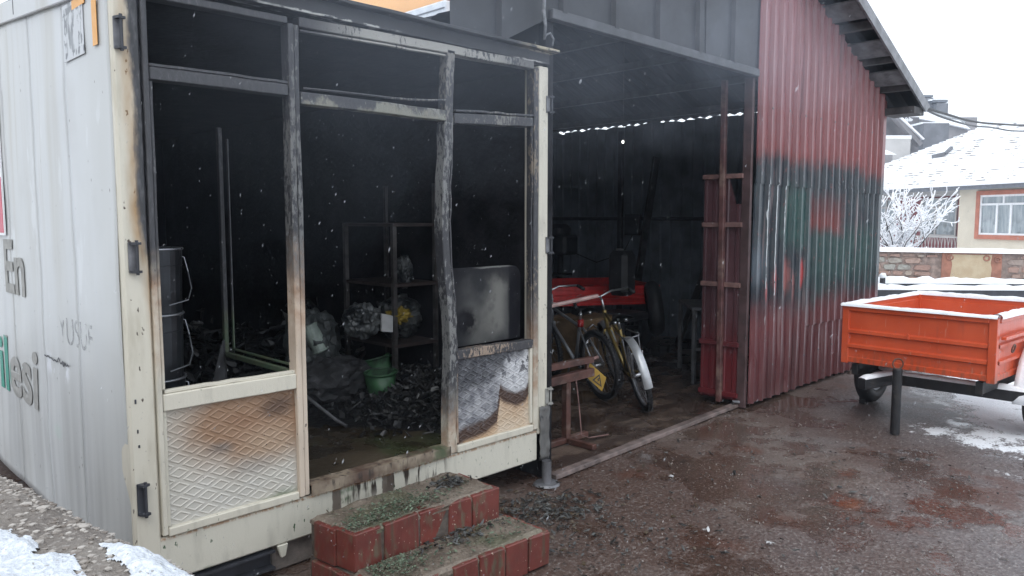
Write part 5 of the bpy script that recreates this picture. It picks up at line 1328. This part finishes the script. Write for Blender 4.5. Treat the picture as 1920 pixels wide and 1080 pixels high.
WL, WR = pp(1560, 470, 18.8), pp(2060, 477, 16.5); ztop = .885
WL.z = WR.z = 0
sw = thing('stone_wall', 'rubble stone garden wall topped with thick snow, in front of the cream house', 'wall', (WL + WR) / 2)
dW = (WR - WL).normalized(); nW = Vector((dW.y, -dW.x, 0)); 
if nW.dot(CAM - WL) < 0: nW = -nW
LW = (WR - WL).length
def wp(s, z, d): p = WL + dW * s + nW * d; return Vector((p.x, p.y, z))
MB().hexa([wp(0, 0, 0), wp(LW, 0, 0), wp(LW, 0, -.35), wp(0, 0, -.35)], [wp(0, ztop, 0), wp(LW, ztop, 0), wp(LW, ztop, -.35), wp(0, ztop, -.35)]).build('core', M_MORTAR, sw)
def s_of(px, D_): return (pp(px, 470, D_) - WL).dot(dW)
sA, sB = s_of(1766, 17.85), s_of(1879, 17.3)
r = random.Random(11)
z = .16
while z < ztop - .10:
    h = r.uniform(.095, .17); h = min(h, ztop - .055 - z)
    s = s_of(1600, 18.6) + r.random() * .2
    while s < s_of(1990, 16.8):
        L = r.uniform(.14, .42)
        if not (s + L > sA - .02 and s < sB + .02):
            n = r.choice((6, 7, 8)); pts = []
            for k in range(n):
                an = 2 * math.pi * (k + r.uniform(-.25, .25)) / n
                cxx, czz = math.copysign(abs(math.cos(an)) ** .4, math.cos(an)), math.copysign(abs(math.sin(an)) ** .4, math.sin(an))
                pts.append((s + L / 2 + cxx * (L / 2 - .004), z + h / 2 + czz * (h / 2 - .005) + r.uniform(-.018, .018)))
            d = r.uniform(.018, .055)
            q = MB(); c = [wp(a_, b_, -.01) for a_, b_ in pts]; f = [wp(s + L / 2 + (a_ - s - L / 2) * .86, z + h / 2 + (b_ - z - h / 2) * .84, d * r.uniform(.8, 1.1)) for a_, b_ in pts]
            q.add(c + f, [tuple(range(n, 2 * n))] + [(i, (i + 1) % n, n + (i + 1) % n, n + i) for i in range(n)])
            q.build('stone', M_STONE, sw)
        s += L + .010
    z += h + .008
MB().hexa([wp(sA, .05, .0), wp(sB, .05, .0), wp(sB, .05, .03), wp(sA, .05, .03)], [wp(sA, ztop - .03, .0), wp(sB, ztop - .03, .0), wp(sB, ztop - .03, .03), wp(sA, ztop - .03, .03)]).build('plaster_panel', M_PLRED, sw)
q = MB(); r = random.Random(2)
ptsO = []
s1, s2, zl, zh = sA + .20, sB - .20, .12, ztop - .055
for k in range(60):
    t = k / 60 * 4; e = t % 1
    if t < 1: p = (s1 + (s2 - s1) * e, zl)
    elif t < 2: p = (s2, zl + (zh - zl) * e)
    elif t < 3: p = (s2 - (s2 - s1) * e, zh)
    else: p = (s1, zh - (zh - zl) * e)
    w_ = .05 * mnoise.noise(Vector((t * 3.1, 1, 1))); ptsO.append((p[0] + w_, p[1] + w_ * (.6 if zl + .02 < p[1] < zh - .02 else .3)))
q.prism([wp(a_, b_, .035) for a_, b_ in ptsO], -nW * .012); q.build('plaster_panel', M_PLASTER, sw)
for s_, z_ in ((sA + .17, ztop - .13), (sB - .30, ztop - .13), (sA + .27, .17), ((sA + sB) / 2 + .22, .20), (sB - .08, ztop - .16)):
    MB().ring(wp(s_, z_, .04), nW, .055, .018, 18, 6).build('scroll', M_PLRED, sw)
MB().grid(lambda u, v: wp(LW * u, ztop + (.085 * math.sin(math.pi * v) ** .5 if 0 < v < 1 else -.015) * (1 + .12 * fbm(u * 22, v)) , .10 - .52 * v + .02 * fbm(u * 40, 3, v)), 140, 8).build('snow_cap', M_SNOW, sw, smooth=True)

def bush(name, label, base, height, spread, seed, nb=13):
    t = thing(name, label, 'bush', base); r = random.Random(seed); bq, sq = MB(), MB()
    def grow(p, d, L, rad, depth):
        n = 5; pts = [p]; dd = d.copy()
        for i in range(n):
            dd = (dd + Vector((r.gauss(0, .16), r.gauss(0, .16), r.gauss(.03, .10)))).normalized(); pts.append(pts[-1] + dd * L / n)
        rs = [rad * (1 - .6 * i / n) for i in range(n + 1)]
        bq.tube(pts, rs, 5); 
        st = [q + Vector((0, 0, rs[i] * 1.1 + .008)) for i, q in enumerate(pts)]
        sq.tube(st, [max(.0115, rs[i] * 1.15) * (1 + .45 * mnoise.noise(q * 6)) for i, q in enumerate(pts)], 6)
        if depth < 3:
            for k in range(r.choice((3, 4, 5)) if depth < 2 else r.choice((2, 3, 4))):
                i = r.randint(1, n); ax = Vector((r.gauss(0, 1), r.gauss(0, 1), r.gauss(.3, .6))).normalized()
                grow(pts[i], (dd * 1. + ax * .85).normalized(), L * r.uniform(.40, .62), rs[i] * .62, depth + 1)
    for k in range(nb):
        a_ = r.uniform(0, 6.28); tl = r.uniform(.15, 1.) * spread
        grow(Vector(base) + Vector((r.gauss(0, .16), r.gauss(0, .16), 0)), Vector((math.cos(a_) * tl, math.sin(a_) * tl, 1)).normalized(), height * r.uniform(.5, .8) / max(.7, 1), .022, 0)
    bq.build('branches', M_BARK, t); sq.build('snow_load', M_SNOW, t, smooth=True)
bb = pp(1690, 470, 20.6); bush('snowy_bush', 'bare bush loaded with snow behind the stone wall beside the shed', (bb.x, bb.y, .25), 2.35, .85, 4, 15)

# ------------------------------------------------------------------ cream house with snowy hip roof
HL, HR = Vector((33.38, 11.687, 0)), Vector((27.595, 2.408, 0)); ZE = 2.84
eS = (HR - HL).normalized(); eT = Vector((-eS.y, eS.x, 0))
if eT.dot(FWD) < 0: eT = -eT
HR2 = HR + eS * 5.0; LH = (HR2 - HL).length
def hp(s, t, z): p = HL + eS * s + eT * t; return Vector((p.x, p.y, z))
def hs(px, off=0.):                                            # facade coordinate of a picture column
    d = FWD * math.cos(PITCH) + RGT * (px - 960) / 1420; d = Vector((d.x, d.y, 0)); o = Vector((CAM.x, CAM.y, 0)) - (HL + eT * off)
    # o + k d = s eS
    det = d.x * -eS.y + d.y * eS.x; k = (o.x * eS.y - o.y * eS.x) / det
    return (o + d * k).dot(eS)
house = thing('cream_house', 'single storey cream house with a snow covered hip roof, right edge', 'house', hp(LH / 2, 3, 0))
FO = .55                                                       # wall stands back under the eave
c0, c1 = hs(1790, FO), LH - .5
def hbox(name, m, s0, s1, t0, t1, z0, z1, parent=None, bevel=0.):
    return MB().hexa([hp(s0, t0, z0), hp(s1, t0, z0), hp(s1, t1, z0), hp(s0, t1, z0)], [hp(s0, t0, z1), hp(s1, t0, z1), hp(s1, t1, z1), hp(s0, t1, z1)]).build(name, m, parent or house, bevel=bevel)
hbox('front_wall', M_HOUSE, c0, c1, FO, FO + 6.5, -.2, 2.70)
hbox('porch_wall', M_MAROON, .6, c0 - .01, FO + 1.0, FO + 6.5, -.2, 2.68)
hbox('porch_beam', M_FARPALE, .6, c0 - .01, FO + .1, FO + .95, 2.52, 2.70)
hbox('soffit', M_EAVE, .05, LH - .05, .05, 7.4, 2.72, 2.76); hbox('gutter', M_SNOW, 0, LH, -.05, .06, 2.80, 2.90); hbox('fascia', M_EAVE, .02, LH - .02, .0, .05, 2.66, 2.81)
# window in the cream wall
def window(s0, s1, z0, z1, t, surround, cols, top, parent=None, m=M_PVC):
    wd = hbox('window', M_PANE, s0, s1, t - .01, t + .02, z0, z1)
    f = .065
    def fb(a, b, c, d_): hbox('window_frame', m, a, b, t - .05, t - .012, c, d_, wd)
    fb(s0, s1, z0, z0 + f); fb(s0, s1, z1 - f, z1); fb(s0, s0 + f, z0 + f, z1 - f); fb(s1 - f, s1, z0 + f, z1 - f)
    for cc in cols: fb(s0 + (s1 - s0) * cc - f * .6, s0 + (s1 - s0) * cc + f * .6, z0 + f, top - f * .4)
    fb(s0 + f, s1 - f, top - f * .4, top + f * .7)
    fb((s0 + s1) / 2 - f * .5, (s0 + s1) / 2 + f * .5, top + f * .7, z1 - f)
    if surround:
        k = .15
        for (a, b, c, d_) in ((s0 - k, s1 + k, z1, z1 + k), (s0 - k, s1 + k, z0 - k, z0), (s0 - k, s0, z0, z1), (s1, s1 + k, z0, z1)): hbox('window_surround', M_SURROUND, a, b, t - .08, t + .01, c, d_)
    return wd
def hz(px, py, off): 
    d = (FWD * math.cos(PITCH) - Vector((0, 0, 1)) * math.sin(PITCH)) + RGT * (px - 960) / 1420 - U_ * (py - 540) / 1420
    s = hs(px, off); p = hp(s, off, 0); k = ((p - CAM).dot(FWD)) / Vector((d.x, d.y, 0)).dot(FWD); return CAM.z + d.z * k
w0, w1 = hs(1831, FO), hs(1921, FO)
za, zb_, zt_ = hz(1835, 440, FO), hz(1835, 384, FO), hz(1835, 366, FO)
window(w0, w1, za, zt_, FO, True, (.37, .66), zb_)
window(w1 + 2.0, w1 + 3.6, za, zt_, FO, True, (.5,), zb_)
x0, x1 = hs(1722, FO + 1.), hs(1788, FO + 1.)
window(x0, x1, hz(1730, 442, FO + 1), hz(1730, 372, FO + 1), FO + 1., False, (.42,), hz(1730, 390, FO + 1), m=M_FARPALE)
x0b, x1b = hs(1640, FO + 1.), hs(1674, FO + 1.)
window(x0b, x1b, hz(1660, 440, FO + 1), hz(1660, 374, FO + 1), FO + 1., False, (.5,), hz(1660, 390, FO + 1), m=M_FARPALE)
rl = hbox('railing', M_FARPALE, hs(1700, FO), c0 - .03, FO + .12, FO + .16, hz(1760, 446, FO), hz(1760, 443, FO))
s = hs(1700, FO); q = MB(); zr0, zr1 = .35, hz(1760, 446, FO)
while s < c0 - .1:
    q.bar(hp(s, FO + .14, zr0), hp(s + .10, FO + .14, zr1), .02, .02); q.bar(hp(s + .10, FO + .14, zr0), hp(s, FO + .14, zr1), .02, .02); s += .16
q.build('lattice', M_FARPALE, rl)
# tiled hip roof in courses
APZ = 5.5; RT = 3.75
rs0 = 5.0
rs0 = hs(1826, RT); rs1 = LH - 3.8; APZ = hz(1826, 238, RT)
nC = 26
def hipface(kindf):
    for k in range(nC):
        f0, f1 = k / nC, (k + 1.12) / nC
        f1 = min(1, f1)
        def P_(f, e, lift):
            z = ZE + (APZ - ZE) * f + lift
            if kindf == 'front': return hp((0 + rs0 * f) * (1 - e) + (LH + (rs1 - LH) * f) * e, RT * f, z)
            if kindf == 'left': return hp(rs0 * f, (2 * RT + (RT - 2 * RT) * f) * (1 - e) + RT * f * e, z)
            if kindf == 'right': return hp(LH + (rs1 - LH) * f, RT * f * (1 - e) + (2 * RT - RT * f) * e, z)
            return hp((LH + (rs1 - LH) * f) * (1 - e) + rs0 * f * e, 2 * RT - RT * f, z)
        n = 48 if kindf == 'front' else 12; q = MB()
        for lift, f in ((.0, f0), (.055, f0), (.005, f1)):
            for i in range(n + 1):
                e = i / n; p = P_(f, e, lift + (.018 * fbm(e * 40, k * 3.1, 1) if lift > .01 else 0)); q.v.append(p)
        for j in range(2):
            for i in range(n): a_ = j * (n + 1) + i; q.f.append((a_, a_ + 1, a_ + n + 2, a_ + n + 1))
        q.build('tile_course', M_TILE, house, fix=False)
for kf in ('front', 'left'): hipface(kf)
MB().add([hp(LH, 0, ZE), hp(LH, 2 * RT, ZE), hp(rs1, RT, APZ)], [(0, 1, 2)]).add([hp(0, 2 * RT, ZE), hp(LH, 2 * RT, ZE), hp(rs1, RT, APZ), hp(rs0, RT, APZ)], [(3, 2, 1, 0)]).build('roof_plane', M_TILE, house, solid=.03)
MB().tube([hp(rs0, RT, APZ + .04), hp(rs1, RT, APZ + .04)], .10, 8).build('ridge_cap', M_SNOW, house, smooth=True)
def onroof(px, py):
    for k in range(400):
        D_ = 24 + k * .04; p = pp(px, py, D_); f = (p - HL).dot(eT) / RT
        if p.z < ZE + (APZ - ZE) * f: return p
    return p
pv, pv2, pv3 = onroof(1748, 299), onroof(1772, 294), onroof(1784, 283)
q = MB().bar(pv + Vector((0, 0, .10)), pv2 + Vector((0, 0, .10)), .10, .16); q.bar(pv2 + Vector((0, 0, .12)), pv3 + Vector((0, 0, .14)), .10, .10)
q.build('roof_vent', M_CHIM, house)

# far houses
fh = thing('grey_house', 'grey block house with a snowy roof and square chimneys, beyond the cream house', 'house', pp(1720, 300, 44) * Vector((1, 1, 0)) if False else Vector((42.5, 10.5, 0)))
def farbox(name, m, px0, px1, py0, py1, D_, dep, parent=fh, bev=0.):
    a_, b_ = pp(px0, py1, D_), pp(px1, py1, D_); t = pp((px0 + px1) / 2, py0, D_).z; dv = FWD * dep
    zb2 = a_.z
    q = MB().hexa([Vector((p.x, p.y, zb2)) for p in (a_, b_, b_ + dv, a_ + dv)], [Vector((p.x, p.y, t)) for p in (a_, b_, b_ + dv, a_ + dv)]); return q.build(name, m, parent, bevel=bev)
farbox('wall', M_FARGREY, 1714, 1822, 222, 420, 46, 7)
farbox('wall', simple('far_dark', (.12, .115, .12), .85, .3, 1.), 1640, 1714, 222, 420, 45.5, 6)
a_, b_, c_ = pp(1690, 213, 45.3), pp(1790, 232, 45.3), pp(1716, 202, 45.3)
q = MB().prism([pp(1688, 218, 45.2), pp(1722, 222, 45.2), pp(1776, 232, 45.2), pp(1820, 242, 45.2), pp(1800, 226, 45.2), pp(1750, 209, 45.2), pp(1722, 200, 45.2), pp(1713, 200, 45.2)], FWD * 8); q.build('snowy_roof', M_SNOW, fh)
chm = farbox('chimney', M_CHIM, 1731, 1748, 184, 235, 47, 1.1); farbox('chimney', M_CHIM, 1754, 1776, 194, 240, 46.6, 1.1)
farbox('chimney_cap', M_EAVE, 1727, 1750, 178, 182, 46.9, 1.3); farbox('chimney_cap', M_EAVE, 1750, 1777, 187, 192, 46.5, 1.3); farbox('snow_cap', M_SNOW, 1744, 1781, 186, 188.5, 46.6, 1.4)
farbox('chimney', M_CHIM, 1728, 1775, 232, 330, 42, 1.2); farbox('snow_cap', M_SNOW, 1728, 1781, 229, 232.5, 41.9, 1.4)
sh2 = thing('pale_outhouse', 'pale flat roofed outhouse with snow on its edge, beyond the shed corner', 'outhouse', Vector((36, 9, 0)))
farbox('wall', M_FARPALE, 1600, 1702, 261, 380, 39, 4, sh2); farbox('snow_cap', M_SNOW, 1600, 1709, 254, 261, 38.8, 4.4, sh2)
farbox('dormer', M_FARGREY, 1640, 1672, 288, 330, 37.5, 2, sh2); MB().prism([pp(1636, 290, 37.4), pp(1682, 290, 37.4), pp(1662, 281, 37.4)], FWD * 2.2).build('snow_cap', M_SNOW, sh2)
st2 = thing('slanted_roof', 'dark slanting lean-to roof edge lined with snow beside the grey house', 'roof', Vector((38, 10, 0)))
MB().bar(pp(1668, 208, 40), pp(1724, 272, 40), .5, .22).build('roof_edge', M_FARGREY, st2); MB().bar(pp(1676, 211, 39.8), pp(1729, 262, 39.8), .5, .07).build('snow_cap', M_SNOW, st2)
MB().prism([pp(1640, 212, 40.6), pp(1672, 210, 40.6), pp(1738, 300, 40.6), pp(1640, 300, 40.6)], FWD * .4).build('gable', simple('far_dark', (.12, .115, .12)), st2)
bb = pp(1700, 222, 43); bush('snowy_twigs', 'small snowy shrub top against the grey house', (bb.x, bb.y, bb.z - .4), .9, .8, 9, 5)
# peach building behind the cabin
ph = thing('peach_building', 'peach coloured building with a pale gutter, glimpsed above the cabin roof', 'building', (9.5, 14, 0))
MB().box(9.2, 8.0, 0, 11.0, 22, 9.5).build('wall', M_PEACH, ph)
MB().box(9.06, 8.45, 5.90, 9.2, 22, 5.985).build('flashing', M_ROOFBROWN, ph)
MB().box(8.80, 8.45, 5.62, 9.2, 22, 5.90).build('gutter', M_GUTTER, ph, bevel=.04)
MB().box(8.78, 8.45, 5.73, 8.80, 22, 5.75).build('gutter_lip', M_EAVE, ph)
MB().box(9.1, 8.6, 0, 9.2, 22, 5.62).build('lower_wall', M_FARPALE, ph)
# cables from the eave
def cable(name, pts, rad, m, label):
    P2 = []
    pts = [Vector(p) for p in pts]
    for i in range(len(pts) - 1):
        p0, p1, p2, p3 = pts[max(i - 1, 0)], pts[i], pts[i + 1], pts[min(i + 2, len(pts) - 1)]
        for k in range(8):
            t = k / 8; P2.append(.5 * ((2 * p1) + (-p0 + p2) * t + (2 * p0 - 5 * p1 + 4 * p2 - p3) * t * t + (-p0 + 3 * p1 - 3 * p2 + p3) * t ** 3))
    P2.append(pts[-1]); return tag(MB().tube(P2, rad, 7).build(name, m, smooth=True), label, 'cable')
cable('power_cable', [pp(1652, 158, 9.2), pp(1690, 178, 9.3), pp(1720, 196, 9.6), pp(1775, 214, 11), pp(1840, 230, 13.5), pp(1935, 236, 17)], .018, M_BLACK, 'black cable running from the shed eave over the snowy roof, upper one')
cable('power_cable', [pp(1720, 197, 9.6), pp(1765, 219, 11.2), pp(1820, 235, 14), pp(1860, 239, 16), pp(1895, 245, 17), pp(1935, 246, 18)], .016, M_DARKSTEEL, 'thin sagging cable below the upper black cable')
q = MB().grid(lambda u, v: pp(1722 + 88 * u, 195 + 38 * u + (v - .5) * (7 - 3 * u) + 4 * math.sin(u * 5), 9.8 + 3 * u) + Vector((0, 0, .01 * math.sin(v * 9 + u * 14))), 24, 4)
tag(q.build('plastic_strip', M_SHEETPL, solid=.004, smooth=True), 'torn pale plastic strip clinging to the black cable', 'strip')

# ------------------------------------------------------------------ falling snow
r = random.Random(33); q = MB()
fall = (Vector((0, 0, -1)) - RGT * .42 + FWD * .1).normalized()
for i in range(3000):
    D_ = 1.5 + 6.5 * r.random() ** 1.2; c = pp(r.uniform(-60, 1980), r.uniform(-60, 1100), D_)
    if c.y > -.06 and c.x < 2.5: c.y = -.08 - r.random() * .6
    if c.y > -.06 and c.x > 5.0: continue
    if c.z < .05: continue
    a_ = .00055 * math.exp(r.gauss(0, .45)) * D_ ** .5; l = a_ * r.uniform(2., 4.); sd = fall.cross(FWD).normalized(); up_ = sd.cross(fall)
    j = Vector((r.gauss(0, .12), r.gauss(0, .12), 0)); f2 = (fall + j).normalized()
    q.add([c + f2 * l, c - f2 * l, c + sd * a_, c - sd * a_, c + up_ * a_, c - up_ * a_], [(0, 2, 4), (0, 4, 3), (0, 3, 5), (0, 5, 2), (1, 4, 2), (1, 3, 4), (1, 5, 3), (1, 2, 5)])
kind(q.build('falling_snow', M_SNOWFLAKE, fix=False), 'stuff', 'wet snowflakes falling in front of the cabin and the shed')

# ------------------------------------------------------------------ air: thin haze of falling snow, smoke drifting off the burnt roof
def volume(name, dens, col=(.86, .90, .98), aniso=.2):
    m = D.materials.new(name); m.use_nodes = True; t = m.node_tree; t.nodes.clear()
    v = t.nodes.new('ShaderNodeVolumePrincipled'); v.inputs['Color'].default_value = (*col, 1); v.inputs['Density'].default_value = dens; v.inputs['Anisotropy'].default_value = aniso
    o = t.nodes.new('ShaderNodeOutputMaterial'); t.links.new(v.outputs[0], o.inputs['Volume']); return m
kind(MB().box(-12, -14, -1.2, 62, 40, 12).build('haze', volume('haze_air', .0013, (.72, .84, 1.))), 'stuff', 'thin snowy haze')
r = random.Random(12); q_ = [((1.2, .9, 1.9), (.9, .7, .6), .04)]
for i in range(9): q_.append(((r.uniform(2.3, 5.4), r.uniform(-.75, -.35), r.uniform(2.55, 3.2)), (r.uniform(.7, 1.5), r.uniform(.25, .45), r.uniform(.35, .75)), r.uniform(.022, .04)))
for i in range(6): q_.append(((r.uniform(.4, 2.4), r.uniform(-.62, -.45), r.uniform(2.15, 2.85)), (r.uniform(.7, 1.4), r.uniform(.28, .40), r.uniform(.35, .8)), r.uniform(.018, .032)))
for c, rr, d in q_:
    kind(MB().blob(c, 1., c[0] * 3.7, .30, 1.7, 4, rr).build('smoke', volume('smoke_air', d, (.76, .85, 1.)), smooth=True), 'stuff', 'thin grey smoke drifting off the burnt roof edge')
